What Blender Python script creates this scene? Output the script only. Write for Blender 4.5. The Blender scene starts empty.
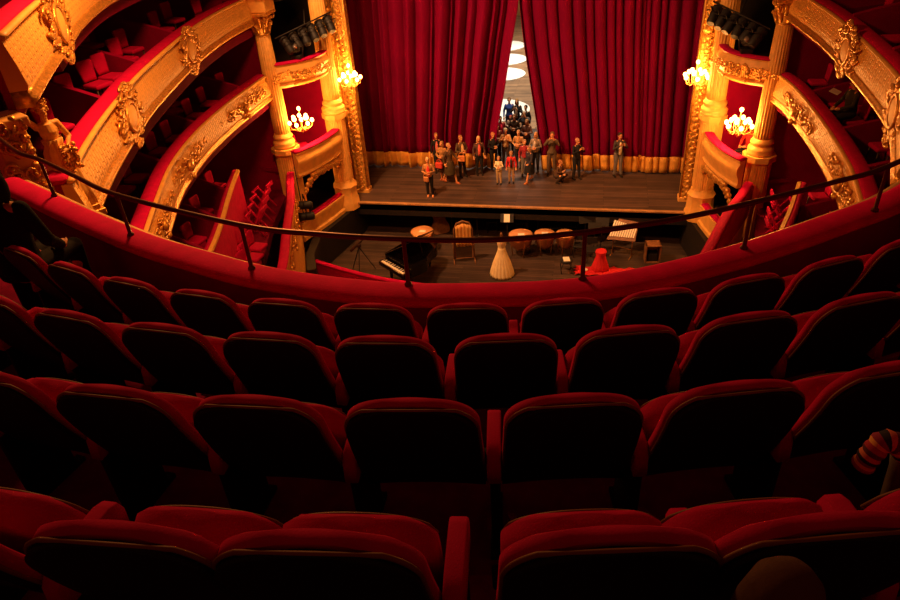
import bpy, bmesh, math, random
from mathutils import Vector, Matrix, noise
R_ = random.Random(7)
PI = math.pi
sc = bpy.context.scene
col = sc.collection
# ---------------------------------------------------------------- camera
cam_d = bpy.data.cameras.new('camera')
cam = bpy.data.objects.new('camera', cam_d); col.objects.link(cam)
cam_d.sensor_width = 36.0; cam_d.lens = 27.2; cam_d.clip_end = 300; cam_d.clip_start = .02
cam.matrix_world = Matrix(((0.97900,-0.05749,0.19561,2.78207),(0.19469,0.54843,-0.81321,0),(-0.06053,0.83422,0.54811,11.0),(0,0,0,1)))
sc.camera = cam
# ---------------------------------------------------------------- world, lights, exposure
w = bpy.data.worlds.new('world'); sc.world = w; w.use_nodes = True
w.node_tree.nodes['Background'].inputs[0].default_value = (.6, .10, .05, 1)
w.node_tree.nodes['Background'].inputs[1].default_value = .10
sc.view_settings.view_transform = 'Standard'; sc.view_settings.look = 'None'
sc.view_settings.gamma = 1; sc.view_settings.exposure = 0.0
def area(name, loc, to, size, power, colr, spread=180):
    l = bpy.data.lights.new(name, 'AREA'); l.shape = 'DISK'; l.size = size; l.energy = power; l.color = colr
    l.spread = math.radians(spread)
    o = bpy.data.objects.new(name, l); col.objects.link(o); o.location = loc
    o.rotation_euler = (Vector(to)-Vector(loc)).to_track_quat('-Z', 'Y').to_euler(); return o
def point(name, loc, r, power, colr):
    l = bpy.data.lights.new(name, 'POINT'); l.shadow_soft_size = r; l.energy = power; l.color = colr
    o = bpy.data.objects.new(name, l); col.objects.link(o); o.location = loc; return o
WARM = (1, .42, .11)
area('hall_chandelier_light', (-2.8, 10.6, 12.9), (-2.4, 10.0, 0), 1.8, 900, (1, .38, .10))
area('front_of_house_light', (-6.0, 17.0, 13.0), (.5, 25.2, 1.6), 1.0, 620, (1, .45, .17), 80)
area('backstage_light', (-.6, 29.0, 10.5), (-1.2, 31.5, 0), 3, 700, (1, .84, .62), 130)
area('backstage_light', (-3, 42.5, 12), (-3, 42.5, 0), 5, 1500, (1, .88, .70), 120)
# ---------------------------------------------------------------- materials
def mat(name, c, rough=.7, metal=0, sheen=0, bump=0, bscale=20, var=0, vscale=3, emit=None, es=0, spec=.4, kind='noise', dist=.02):
    m = bpy.data.materials.new(name); m.use_nodes = True
    nt = m.node_tree; b = nt.nodes['Principled BSDF']
    b.inputs['Base Color'].default_value = (*c, 1); b.inputs['Roughness'].default_value = rough
    b.inputs['Metallic'].default_value = metal; b.inputs['Specular IOR Level'].default_value = spec
    if sheen:
        b.inputs['Sheen Weight'].default_value = sheen; b.inputs['Sheen Roughness'].default_value = .4
        b.inputs['Sheen Tint'].default_value = (min(1, c[0]*2), c[1]*2, c[2]*2, 1)
    tc = nt.nodes.new('ShaderNodeTexCoord')
    if var:
        n = nt.nodes.new('ShaderNodeTexNoise'); n.inputs['Scale'].default_value = vscale; n.inputs['Detail'].default_value = 5
        nt.links.new(tc.outputs['Object'], n.inputs['Vector'])
        r = nt.nodes.new('ShaderNodeValToRGB'); r.color_ramp.elements[0].position = .3; r.color_ramp.elements[1].position = .7
        r.color_ramp.elements[0].color = (*[x*(1-var) for x in c], 1)
        r.color_ramp.elements[1].color = (*[min(1, x*(1+var)) for x in c], 1)
        nt.links.new(n.outputs[0], r.inputs[0]); nt.links.new(r.outputs[0], b.inputs['Base Color'])
    if bump:
        if kind == 'noise':
            n = nt.nodes.new('ShaderNodeTexNoise'); n.inputs['Detail'].default_value = 4; o = n.outputs[0]
        else:
            n = nt.nodes.new('ShaderNodeTexVoronoi'); n.feature = 'SMOOTH_F1'; o = n.outputs['Distance']
        n.inputs['Scale'].default_value = bscale
        nt.links.new(tc.outputs['Object'], n.inputs['Vector'])
        bp = nt.nodes.new('ShaderNodeBump'); bp.inputs['Strength'].default_value = bump; bp.inputs['Distance'].default_value = dist
        nt.links.new(o, bp.inputs['Height']); nt.links.new(bp.outputs[0], b.inputs['Normal'])
    if emit:
        b.inputs['Emission Color'].default_value = (*emit, 1); b.inputs['Emission Strength'].default_value = es
    return m
M = {}
M['velvet'] = mat('red_velvet', (.54, .003, .075), .85, spec=.10, sheen=.06, bump=.25, bscale=160, var=.12, vscale=6, dist=.004)
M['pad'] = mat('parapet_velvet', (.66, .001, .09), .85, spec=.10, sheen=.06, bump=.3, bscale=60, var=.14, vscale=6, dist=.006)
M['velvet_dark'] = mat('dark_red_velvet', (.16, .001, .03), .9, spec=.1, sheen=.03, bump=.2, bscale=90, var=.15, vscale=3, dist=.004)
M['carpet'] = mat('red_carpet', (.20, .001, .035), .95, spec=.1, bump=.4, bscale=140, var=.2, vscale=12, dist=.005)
M['redwall'] = mat('red_wall_cloth', (.30, .0008, .05), .9, spec=.1, bump=.1, bscale=60, var=.12, vscale=2, dist=.005)
M['blackshell'] = mat('black_seat_shell', (.008, .005, .005), .65, bump=.15, bscale=220, spec=.25, dist=.002)
M['piping'] = mat('tan_piping', (.20, .07, .018), .6, bump=.2, bscale=300, dist=.002)
M['plaster'] = mat('cream_gold_plaster', (.86, .45, .10), .5, bump=.25, bscale=18, var=.12, vscale=5, dist=.01)
M['gilt'] = mat('gilt_relief', (.72, .36, .07), .36, metal=.55, bump=.5, bscale=35, var=.35, vscale=14, dist=.015)
M['ornate'] = mat('ornate_gilt_panel', (.78, .42, .09), .4, metal=.4, bump=1, bscale=9, var=.4, vscale=9, kind='vor', dist=.08)
M['brass'] = mat('worn_brass', (.55, .28, .09), .35, metal=.9, bump=.1, bscale=30)
M['rail'] = mat('dark_bronze_rail', (.10, .03, .015), .35, metal=.6, bump=.1, bscale=40, dist=.003)
M['ledge'] = mat('gilded_ledge', (.70, .42, .14), .45, metal=.3, bump=.2, bscale=25, var=.25, vscale=8, dist=.006)
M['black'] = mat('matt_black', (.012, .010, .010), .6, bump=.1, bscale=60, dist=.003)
M['piano'] = mat('piano_lacquer', (.006, .004, .004), .12, bump=.02, bscale=5)
M['wood'] = mat('brown_wood', (.22, .09, .035), .55, bump=.3, bscale=30, var=.3, vscale=9, dist=.004)
M['darkwood'] = mat('dark_wood', (.05, .02, .01), .5, bump=.3, bscale=30, var=.3, vscale=9, dist=.004)
M['copper'] = mat('copper_kettle', (.55, .20, .08), .3, metal=.85, bump=.1, bscale=12)
M['skinhead'] = mat('drum_skin', (.72, .34, .14), .6, bump=.1, bscale=20, var=.1)
M['paper'] = mat('white_paper', (.9, .82, .68), .8, bump=.05, bscale=20)
M['ivory'] = mat('ivory_cloth', (.95, .72, .40), .7, sheen=.2, bump=.4, bscale=30, var=.1, vscale=9, dist=.01)
M['goldcloth'] = mat('gold_cloth', (.75, .38, .10), .6, sheen=.3, bump=.4, bscale=20, var=.2, dist=.01)
M['redcloth'] = mat('bright_red_cloth', (.62, .012, .02), .8, sheen=.3, bump=.4, bscale=25, dist=.01)
M['mirror'] = mat('mirror_glass', (.35, .25, .18), .06, metal=1)
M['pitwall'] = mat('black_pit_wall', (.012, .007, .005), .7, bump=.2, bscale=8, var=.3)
M['bulb'] = mat('glowing_bulb', (1, .8, .5), .4, emit=(1, .50, .12), es=14)
M['curtain'] = mat('crimson_stage_curtain', (.150, .0003, .027), .8, spec=.06, sheen=.04, bump=.15, bscale=120, var=.1, vscale=1.2, dist=.004)
M['hem'] = mat('old_gold_curtain_hem', (.66, .30, .045), .65, sheen=.2, bump=.3, bscale=60, var=.15, vscale=5, dist=.004)
M['disc'] = mat('white_floor_disc', (.95, .93, .88), .6, bump=.05, bscale=6)
M['glass'] = mat('lamp_lens', (.35, .30, .28), .08, metal=.6)
def planks(name, c, width, axis, var=.35, rough=.6):
    m = bpy.data.materials.new(name); m.use_nodes = True; nt = m.node_tree; b = nt.nodes['Principled BSDF']
    b.inputs['Roughness'].default_value = rough; b.inputs['Specular IOR Level'].default_value = .3
    tc = nt.nodes.new('ShaderNodeTexCoord'); mp = nt.nodes.new('ShaderNodeMapping')
    nt.links.new(tc.outputs['Object'], mp.inputs[0])
    if axis == 'y': mp.inputs['Rotation'].default_value = (0, 0, PI/2)
    br = nt.nodes.new('ShaderNodeTexBrick'); br.inputs['Scale'].default_value = 1
    br.inputs['Brick Width'].default_value = 3.2; br.inputs['Row Height'].default_value = width
    br.inputs['Mortar Size'].default_value = .008; br.inputs['Bias'].default_value = 0
    br.inputs['Color1'].default_value = (*[x*(1-var) for x in c], 1); br.inputs['Color2'].default_value = (*[x*(1+var) for x in c], 1)
    br.inputs['Mortar'].default_value = (*[x*.3 for x in c], 1)
    nt.links.new(mp.outputs[0], br.inputs['Vector'])
    n = nt.nodes.new('ShaderNodeTexNoise'); n.inputs['Scale'].default_value = 1.3; n.inputs['Detail'].default_value = 7
    nt.links.new(tc.outputs['Object'], n.inputs['Vector'])
    mx = nt.nodes.new('ShaderNodeMix'); mx.data_type = 'RGBA'; mx.blend_type = 'MULTIPLY'; mx.inputs[0].default_value = .7
    nt.links.new(br.outputs[0], mx.inputs[6]); nt.links.new(n.outputs[0], mx.inputs[7]); nt.links.new(mx.outputs[2], b.inputs['Base Color'])
    bp = nt.nodes.new('ShaderNodeBump'); bp.inputs['Strength'].default_value = .3; bp.inputs['Distance'].default_value = .01
    nt.links.new(br.outputs[0], bp.inputs['Height']); nt.links.new(bp.outputs[0], b.inputs['Normal'])
    return m
M['stage'] = planks('stage_boards', (.13, .075, .055), .14, 'x')
M['setfloor'] = planks('pale_set_boards', (.40, .22, .11), .22, 'x')
M['pitfloor'] = planks('pit_boards', (.10, .06, .045), .12, 'x')
def fascia_mat(name, c, strength=.24):
    # painted plaster with rows of small fluted darts, in metres along / up the front
    m = mat(name, c, .5, bump=.15, bscale=18, var=.08, vscale=5, dist=.006)
    nt = m.node_tree; b = nt.nodes['Principled BSDF']
    uv = nt.nodes.new('ShaderNodeUVMap'); br = nt.nodes.new('ShaderNodeTexBrick')
    mp = nt.nodes.new('ShaderNodeMapping'); mp.inputs['Rotation'].default_value = (0, 0, PI/2); nt.links.new(uv.outputs[0], mp.inputs[0])
    br.inputs['Scale'].default_value = 1; br.inputs['Brick Width'].default_value = .16; br.inputs['Row Height'].default_value = .11
    br.inputs['Mortar Size'].default_value = .022; br.inputs['Mortar Smooth'].default_value = .6
    br.offset = .5
    nt.links.new(mp.outputs[0], br.inputs['Vector'])
    bp = nt.nodes.new('ShaderNodeBump'); bp.inputs['Strength'].default_value = .5; bp.inputs['Distance'].default_value = .02; bp.invert = True
    nt.links.new(br.outputs['Fac'], bp.inputs['Height'])
    old = b.inputs['Normal'].links[0].from_node
    nt.links.new(old.outputs[0], bp.inputs['Normal']); nt.links.new(bp.outputs[0], b.inputs['Normal'])
    src = b.inputs['Base Color'].links[0].from_socket
    mx = nt.nodes.new('ShaderNodeMix'); mx.data_type = 'RGBA'; mx.inputs[7].default_value = (c[0]*.55, c[1]*.42, c[2]*.3, 1)
    ml = nt.nodes.new('ShaderNodeMath'); ml.operation = 'MULTIPLY'; ml.inputs[1].default_value = strength
    nt.links.new(br.outputs['Fac'], ml.inputs[0]); nt.links.new(ml.outputs[0], mx.inputs[0])
    nt.links.new(src, mx.inputs[6]); nt.links.new(mx.outputs[2], b.inputs['Base Color'])
    return m
M['fascia'] = fascia_mat('gallery_front_plaster', (.88, .46, .10))
_cm = {}
def cloth(c, rough=.85):
    k = tuple(round(x, 3) for x in c)
    if k not in _cm: _cm[k] = mat('cloth_%d' % len(_cm), c, rough, spec=.12, bump=.3, bscale=40, var=.12, vscale=8, dist=.006)
    return _cm[k]
def skin(c=(.62, .27, .12)):
    k = ('s',)+tuple(c)
    if k not in _cm: _cm[k] = mat('skin_%d' % len(_cm), c, .55, bump=.05, bscale=60, dist=.002)
    return _cm[k]
# ---------------------------------------------------------------- helpers
def V(*a): return Vector(a)
class MB:
    def __init__(s): s.bm = bmesh.new(); s.uv = s.bm.loops.layers.uv.new('UVMap')
    def face(s, vs, uvs=None):
        try: f = s.bm.faces.new(vs)
        except ValueError: return None
        f.smooth = True
        if uvs:
            for l, u in zip(f.loops, uvs): l[s.uv].uv = u
        return f
    def box(s, c, d, rot=None, bev=0):
        mt = Matrix.Translation(c) @ ((rot if isinstance(rot, Matrix) else Matrix.Rotation(rot or 0, 4, 'Z')))
        vs = [s.bm.verts.new(mt @ V(x*d[0]/2, y*d[1]/2, z*d[2]/2)) for x in (-1, 1) for y in (-1, 1) for z in (-1, 1)]
        fs = []
        for q in ((0, 1, 3, 2), (4, 6, 7, 5), (0, 4, 5, 1), (2, 3, 7, 6), (0, 2, 6, 4), (1, 5, 7, 3)):
            f = s.face([vs[i] for i in q]); f.smooth = False; fs.append(f)
        if bev:
            es = list({e for f in fs for e in f.edges})
            r = bmesh.ops.bevel(s.bm, geom=es, offset=bev, segments=3, affect='EDGES', profile=.5)
            for f in r['faces']: f.smooth = True
        return s
    def ring(s, c, ax, r, n, ph=0, rf=None):
        ax = ax.normalized(); u = ax.orthogonal().normalized() if abs(ax.z) < .99 else V(1, 0, 0); v = ax.cross(u)
        return [s.bm.verts.new(c + (u*math.cos(t)+v*math.sin(t))*(r*(rf(t) if rf else 1))) for t in [ph+2*PI*i/n for i in range(n)]]
    def skin(s, a, b):
        n = len(a)
        for i in range(n): s.face([a[i], a[(i+1) % n], b[(i+1) % n], b[i]])
    def tube(s, pts, r, n=8, cap=True):
        pts = [Vector(p) for p in pts]; rr = r if isinstance(r, (list, tuple)) else [r]*len(pts)
        prev = None; rings = []; u = None
        for i, p in enumerate(pts):
            d = (pts[min(i+1, len(pts)-1)]-pts[max(i-1, 0)])
            if d.length < 1e-9: d = V(0, 0, 1)
            d.normalize()
            if u is None: u = d.orthogonal().normalized()
            u = (u-d*u.dot(d)); u = u.normalized() if u.length > 1e-6 else d.orthogonal().normalized(); v = d.cross(u)
            rings.append([s.bm.verts.new(p+(u*math.cos(2*PI*k/n)+v*math.sin(2*PI*k/n))*rr[i]) for k in range(n)])
        for a, b in zip(rings, rings[1:]): s.skin(a, b)
        if cap: s.face(rings[0][::-1]); s.face(rings[-1])
        return s
    def lathe(s, prof, c=(0, 0, 0), n=20, rf=None, mt=None):
        c = Vector(c); rings = []
        for r, z in prof:
            g = s.ring(V(0, 0, 0), V(0, 0, 1), max(r, 1e-4), n, 0, rf)
            for v in g: v.co.z = z; v.co = (mt @ v.co if mt else v.co)+c
            rings.append(g)
        for a, b in zip(rings, rings[1:]): s.skin(a, b)
        s.face(rings[0][::-1]); s.face(rings[-1]); return s
    def ball(s, c, r, seg=10, rot=None):
        rr = r if isinstance(r, (tuple, list)) else (r, r, r)
        mt = Matrix.Translation(c) @ (rot or Matrix()) @ Matrix.Diagonal((*rr, 1))
        k = bmesh.ops.create_uvsphere(s.bm, u_segments=seg, v_segments=max(5, seg//2+1), radius=1, matrix=mt)
        for v in k['verts']:
            for f in v.link_faces: f.smooth = True
        return s
    def torus(s, c, R, r, n=20, m=8, rot=None, sx=1, sy=1):
        mt = Matrix.Translation(c) @ (rot or Matrix()); rings = []
        for i in range(n):
            a = 2*PI*i/n; rings.append([s.bm.verts.new(mt @ V((R+r*math.cos(b))*math.cos(a)*sx, (R+r*math.cos(b))*math.sin(a)*sy, r*math.sin(b))) for b in [2*PI*j/m for j in range(m)]])
        for i in range(n): s.skin(rings[i], rings[(i+1) % n])
        return s
    def prism(s, poly, z0, z1, mt=None, smooth=False):
        mt = mt or Matrix()
        a = [s.bm.verts.new(mt @ V(x, y, z0)) for x, y in poly]; b = [s.bm.verts.new(mt @ V(x, y, z1)) for x, y in poly]
        for i in range(len(a)):
            f = s.face([a[i], a[(i+1) % len(a)], b[(i+1) % len(a)], b[i]])
            if f: f.smooth = smooth
        for f in (s.face(a[::-1]), s.face(b)):
            if f: f.smooth = False
        return s
    def sweep(s, path, prof, closed=True, caps=True):
        """path: list of (x, y); prof: list of (offset to the left of travel, z)"""
        n = len(path); rows = []; L = 0
        pl = [0]
        for k in range(1, len(prof)+1):
            a = prof[k-1]; b = prof[k % len(prof)]; pl.append(pl[-1]+math.hypot(a[0]-b[0], a[1]-b[1]))
        us = []
        for i, (x, y) in enumerate(path):
            if i: L += math.hypot(x-path[i-1][0], y-path[i-1][1])
            us.append(L)
            x0, y0 = path[max(i-1, 0)]; x1, y1 = path[min(i+1, n-1)]
            d = V(x1-x0, y1-y0).normalized(); nx, ny = -d.y, d.x
            rows.append([s.bm.verts.new((x+nx*o, y+ny*o, z)) for o, z in prof])
        m = len(prof)
        for i in range(n-1):
            for k in range(m if closed else m-1):
                s.face([rows[i][k], rows[i+1][k], rows[i+1][(k+1) % m], rows[i][(k+1) % m]],
                       [(us[i], pl[k]), (us[i+1], pl[k]), (us[i+1], pl[k+1]), (us[i], pl[k+1])])
        if closed and caps: s.face(rows[0]); s.face(rows[-1][::-1])
        return s
    def build(s, name, m, parent=None, label=None, fix=True, autos=False):
        if fix: bmesh.ops.recalc_face_normals(s.bm, faces=s.bm.faces)
        me = bpy.data.meshes.new(name); s.bm.to_mesh(me); s.bm.free()
        if m: me.materials.append(m)
        if autos:
            try: me.set_sharp_from_angle(angle=math.radians(38))
            except Exception: pass
        o = bpy.data.objects.new(name, me); col.objects.link(o)
        if parent: o.parent = parent
        if label: o['label'] = label
        return o
def tag(o, label=None, cat=None, group=None, kind=None):
    if label: o['label'] = label
    if cat: o['category'] = cat
    if group: o['group'] = group
    if kind: o['kind'] = kind
    return o
def struct(name, mb, m, autos=True):
    o = mb.build(name, m, autos=autos); o['kind'] = 'structure'; return o
def empty(name, loc, rz=0, label=None, cat=None, group=None, scale=1):
    o = bpy.data.objects.new(name, None); col.objects.link(o); o.location = loc; o.rotation_euler = (0, 0, rz)
    o.empty_display_size = .1; o.scale = (scale,)*3
    return tag(o, label, cat, group)
def copy_tree(o, parent=None):
    kids = list(o.children); c = o.copy(); col.objects.link(c); c.parent = parent
    for ch in kids: copy_tree(ch, c)
    return c
def place(root, loc, rz, label=None, group=None):
    root.location = loc; root.rotation_euler = (0, 0, rz)
    if label: root['label'] = label
    if group: root['group'] = group
    return root
def cat_rom(pts, n=8):
    P = [Vector(p) for p in pts]; P = [P[0]*2-P[1]]+P+[P[-1]*2-P[-2]]; out = []
    for i in range(1, len(P)-2):
        for k in range(n):
            t = k/n; a, b, c, d = P[i-1:i+3]
            out.append(tuple(.5*((2*b)+(c-a)*t+(2*a-5*b+4*c-d)*t*t+(3*b-a-3*c+d)*t**3)))
    out.append(tuple(P[-2])); return out
def offset_path(path, o):
    out = []
    for i in range(len(path)):
        x0, y0 = path[max(i-1, 0)][:2]; x1, y1 = path[min(i+1, len(path)-1)][:2]
        d = V(x1-x0, y1-y0).normalized(); out.append((path[i][0]-d.y*o, path[i][1]+d.x*o))
    return out
def ORD(i): return ['first', 'second', 'third', 'fourth', 'fifth', 'sixth', 'seventh', 'eighth', 'ninth', 'tenth', 'eleventh', 'twelfth', 'thirteenth', 'fourteenth', 'fifteenth', 'sixteenth'][i]
# ================================================================ OUR BALCONY (upper circle)
CX, CY = 1.135, 9.59
FZ = [7.90, 8.25, 8.53, 8.88, 9.25]
RB = [5.55, 6.83, 7.52, 8.27, 9.08, 12.0]
def arc(r, a0, a1, n): return [(CX+r*math.sin(a0+(a1-a0)*i/n), CY-r*math.cos(a0+(a1-a0)*i/n)) for i in range(n+1)]
b = MB()
b.sweep(arc(RB[0], -.92, 1.2, 56), [(0, 7.6), (0, FZ[0])]+sum([[(-(RB[i]-RB[0]), FZ[i-1]), (-(RB[i]-RB[0]), FZ[i])] for i in range(1, 5)], [])+[(-(RB[5]-RB[0]), FZ[4]), (-(RB[5]-RB[0]), 7.6)])
struct('floor', b, M['carpet'])
# parapet line (inner edge seen from the seats)
PAR = [(-3.35, 5.52), (-2.75, 5.22), (-2.06, 4.87), (-1.05, 4.40), (-.35, 4.15), (.29, 3.96), (1.13, 3.84), (1.85, 3.86), (2.87, 4.06), (3.86, 4.57), (4.75, 5.21), (5.5, 5.85), (6.3, 6.9), (6.8, 7.9)]
PARS = cat_rom(PAR, 8)
par = empty('balcony_parapet', (1.5, 4.0, 7.9), 0, 'curved red velvet balcony parapet in front of the nearest seats', 'parapet')
def loc(o, root):
    # parts are modelled in world coordinates: keep them there under their thing
    o.matrix_parent_inverse = (Matrix.Translation(root.location) @ Matrix.Rotation(root.rotation_euler.z, 4, 'Z')).inverted(); return o
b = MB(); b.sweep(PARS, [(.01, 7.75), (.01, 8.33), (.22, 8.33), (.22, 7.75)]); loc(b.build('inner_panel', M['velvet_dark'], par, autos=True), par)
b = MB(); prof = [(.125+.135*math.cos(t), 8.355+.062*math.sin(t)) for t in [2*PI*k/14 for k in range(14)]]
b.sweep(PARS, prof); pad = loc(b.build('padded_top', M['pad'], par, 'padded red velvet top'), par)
b = MB(); b.sweep(PARS, [(.22, 8.26), (.24, 8.325), (.29, 8.34), (.325, 8.325), (.34, 8.27), (.31, 8.16), (.22, 8.10)]); loc(b.build('gilded_ledge', M['ledge'], par, 'gilded outer ledge'), par)
b = MB(); b.sweep(PARS, [(.20, 7.25), (.20, 8.15), (.26, 8.12), (.30, 7.3)]); loc(b.build('outer_front', M['fascia'], par, autos=True), par)
# handrail on the parapet
RAILP = [(-4.0, 6.3), (-2.9, 5.5), (-2.42, 5.27), (-1.75, 4.9), (-1.09, 4.55), (.24, 4.11), (.9, 4.02), (1.52, 4.0), (2.13, 4.04), (2.75, 4.20), (3.33, 4.43), (3.91, 4.75), (4.5, 5.12), (5.0, 5.47), (5.9, 6.4), (6.6, 7.6)]
hr = empty('handrail', (1.5, 4.01, 8.41), 0, 'dark bronze safety handrail on posts above the red parapet', 'handrail')
b = MB(); rp = cat_rom(RAILP, 5); b.tube([(x, y, 8.79) for x, y in rp], .021, 8); loc(b.build('rail', M['rail'], hr), hr)
POSTS = [(-2.42, 5.27), (-1.10, 4.55), (.24, 4.11), (1.52, 4.0), (2.75, 4.20), (3.91, 4.75), (5.0, 5.47)]
for x, y in POSTS:
    b = MB(); b.lathe([(.03, 8.41), (.03, 8.425), (.017, 8.44), (.015, 8.6), (.015, 8.74), (.02, 8.77), (.02, 8.79)], (x, y, 0), 8)
    loc(b.build('post', M['rail'], hr), hr)
# ================================================================ STAGE
b = MB(); b.box((0, 39.35, -.15), (26, 33.3, .3)); struct('floor_stage', b, M['stage'])
b = MB(); b.box((-1, 44, .012), (24, 26, .02)); struct('floor_stage_cloth', b, M['setfloor'])
b = MB(); b.box((0, 22.68, -.005), (12.6, .14, .05)); struct('trim_1', b, mat('stage_edge_wood', (.42, .22, .09), .5, bump=.2, bscale=20, var=.2, dist=.004))
b = MB(); b.box((0, 22.8, -1.65), (22, 10, .3)); struct('floor_pit', b, M['pitfloor'])
b = MB(); b.box((0, 26.5, -1.1), (14, .2, 1.7)); struct('wall_pit_back', b, M['pitwall'])
b = MB(); b.box((0, 22.74, -.27), (12.6, .08, .5)); struct('trim_2', b, M['pitwall'])
for s, nm in ((-1, 'left'), (1, 'right')):
    b = MB(); b.sweep([(s*6.42, 26.4), (s*6.36, 23.1), (s*6.98, 20.3), (s*6.75, 18.9), (s*6.3, 17.9)], [(0, -1.6), (0, -.22), (-s*.3, -.22), (-s*.3, -1.6)]); struct('wall_pit_'+nm, b, M['pitwall'])
# white round discs lying on the set floor behind the curtain
for k, (cx, cy, r, lb) in enumerate([(-2.25, 33.6, 1.75, 'white round disc on the set floor right behind the crowd in the curtain gap'),
        (-2.75, 40.1, 1.35, 'white round disc seen in the curtain gap, lowest of the three upper ones'),
        (-3.0, 43.4, 1.35, 'white round disc seen in the curtain gap, middle of the three upper ones'),
        (-3.45, 46.9, 1.35, 'white round disc seen in the curtain gap, topmost of them')]):
    b = MB(); b.lathe([(r, .0), (r, .05), (r-.03, .065), (.01, .065)], n=48)
    o = b.build('floor_disc', M['disc'], autos=True); o.location = (cx, cy, .022); tag(o, lb, 'disc', 'white discs on the set floor')
b = MB(); b.box((-4, 57, 3.4), (30, .4, 7)); struct('wall_stage_back', b, mat('ochre_backcloth', (.5, .28, .08), .8, bump=.3, bscale=3, var=.35, vscale=1.2, dist=.05))
# ---------------------------------------------------------------- stage curtain
rr = random.Random(3)
def fold_table(n):
    a = []; x = 0
    while x < 1.0001:
        a.append(x); x += rr.choice((.45, .7, 1.0, 1.25, 1.6))/n
    return a
def curtain(name, xo, inner, label, nf, ph):
    root = empty(name, ((xo+inner(0))/2, 26.3, 0), 0, label, 'curtain', 'two halves of the stage curtain')
    tab = fold_table(nf); amp = [rr.uniform(.55, 1.2) for _ in tab]
    NU = 380
    def pos(u, z, off=0):
        k = 0
        while k < len(tab)-1 and tab[k+1] <= u: k += 1
        a = tab[k]; c = tab[k+1] if k+1 < len(tab) else 1.0001+1/nf
        t = (u-a)/(c-a)
        f = (abs(math.sin(PI*t))**.6)*amp[k]
        y = 26.46-.42*f*(1.0-.25*min(1, z/9)) + .03*math.sin(9*u+z*.5+ph)
        x = xo+(inner(z)-xo)*u + .05*math.sin(PI*2*t)*(1-z/12)
        return V(x, y-off, z)
    def sheet(nm, z0f, z1f, nz, m, off):
        b = MB(); g = []
        for j in range(nz+1):
            row = []
            for i in range(NU+1):
                u = i/NU; z0 = z0f(u); z1 = z1f(u); z = z0+(z1-z0)*j/nz; row.append(b.bm.verts.new(pos(u, z, off)))
            g.append(row)
        for j in range(nz):
            for i in range(NU): b.face([g[j][i], g[j][i+1], g[j+1][i+1], g[j+1][i]])
        o = loc(b.build(nm, m, root), root); md = o.modifiers.new('thickness', 'SOLIDIFY'); md.thickness = .02
        return o
    def foldk(u):
        k = 0
        while k < len(tab)-1 and tab[k+1] <= u: k += 1
        a = tab[k]; c = tab[k+1] if k+1 < len(tab) else 1.05
        return math.sin(PI*min(1, (u-a)/(c-a)))
    sheet('curtain_cloth', lambda u: .52, lambda u: 9.4, 22, M['curtain'], 0)
    sheet('hem', lambda u: .03+.05*foldk(u)**2, lambda u: .60+.12*foldk(u), 3, M['hem'], .03)
    return root
def lin(z, t):
    for (a, va), (c, vc) in zip(t, t[1:]):
        if z <= c: return va+(vc-va)*(z-a)/(c-a)
    return t[-1][1]
curtain('stage_curtain', -7.2, lambda z: lin(z, [(0, -1.22), (1.63, -1.06), (3.2, -.74), (4.9, -.45), (6.4, -.17), (12, -.12)]), 'crimson stage curtain half with gold hem, left of the gap', 19, 0)
curtain('stage_curtain', 7.2, lambda z: lin(z, [(0, .72), (1.63, .52), (3.2, .26), (4.9, -.02), (6.4, -.19), (12, -.14)]), 'crimson stage curtain half with gold hem, right of the gap', 22, 2)
# ================================================================ SIDE GALLERIES
def curl(b, p, u, v, n, size, turns=1.1, r0=.028, sgn=1):
    pts = []; rs = []
    for i in range(10):
        t = i/9; a = t*turns*2*PI*sgn; r = size*(1-.8*t)
        pts.append(p+u*(r*math.cos(a)-size)+v*(r*math.sin(a))+n*(.02+.03*t)); rs.append(r0*(1-.45*t))
    b.tube(pts, rs, 5)
    b.ball(pts[-1], r0*1.1, 6)
def cartouche_bm(seed, H=1.0, W=.9, garland=False):
    """relief ornament in the x (along) / z (up) plane, projecting along -y"""
    q = random.Random(seed); b = MB(); u = V(1, 0, 0); v = V(0, 0, 1); n = V(0, -1, 0)
    if not garland:
        for s in (-1, 1):
            for zz, xx, sz in ((.38, .16, .13), (.22, .27, .12), (.02, .30, .13), (-.18, .27, .13), (-.36, .15, .12), (-.48, .05, .08), (.5, .06, .08)):
                curl(b, V(s*xx*W*1.25+s*sz*.6, 0, zz*H), u*s, v, n, sz*q.uniform(.85, 1.2), q.uniform(.8, 1.4), .03, q.choice((-1, 1)))
        for _ in range(34):
            a = q.uniform(0, 2*PI); r = q.uniform(.75, 1.2)
            p = V(.33*W*r*math.cos(a), -.03, .44*H*r*math.sin(a))
            b.ball(p, (q.uniform(.03, .07), .035, q.uniform(.03, .08)), 6, Matrix.Rotation(q.uniform(0, PI), 4, 'Y'))
        b.torus(V(0, -.05, 0), .2, .028, 20, 6, Matrix.Rotation(PI/2, 4, 'X'), .85*W, 1.25*H)
    else:
        for k in range(9):
            x = -.85+k*.2125; z = -.02+.16*math.cos(x*1.7)*.6
            curl(b, V(x, 0, z+q.uniform(-.09, .09)), u*q.choice((-1, 1)), v, n, q.uniform(.08, .15), q.uniform(.8, 1.3), .028, q.choice((-1, 1)))
        for _ in range(46):
            x = q.uniform(-.8, .8); b.ball(V(x, -.03, q.uniform(-.24, .24)*(1-.55*abs(x))), (q.uniform(.03, .07), .04, q.uniform(.025, .06)), 6, Matrix.Rotation(q.uniform(0, PI), 4, 'Y'))
        b.ball(V(0, -.07, -.05), (.10, .07, .14), 8); b.ball(V(0, -.08, -.3), (.06, .06, .07), 8)
    return b
cart_proto = []
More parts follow.
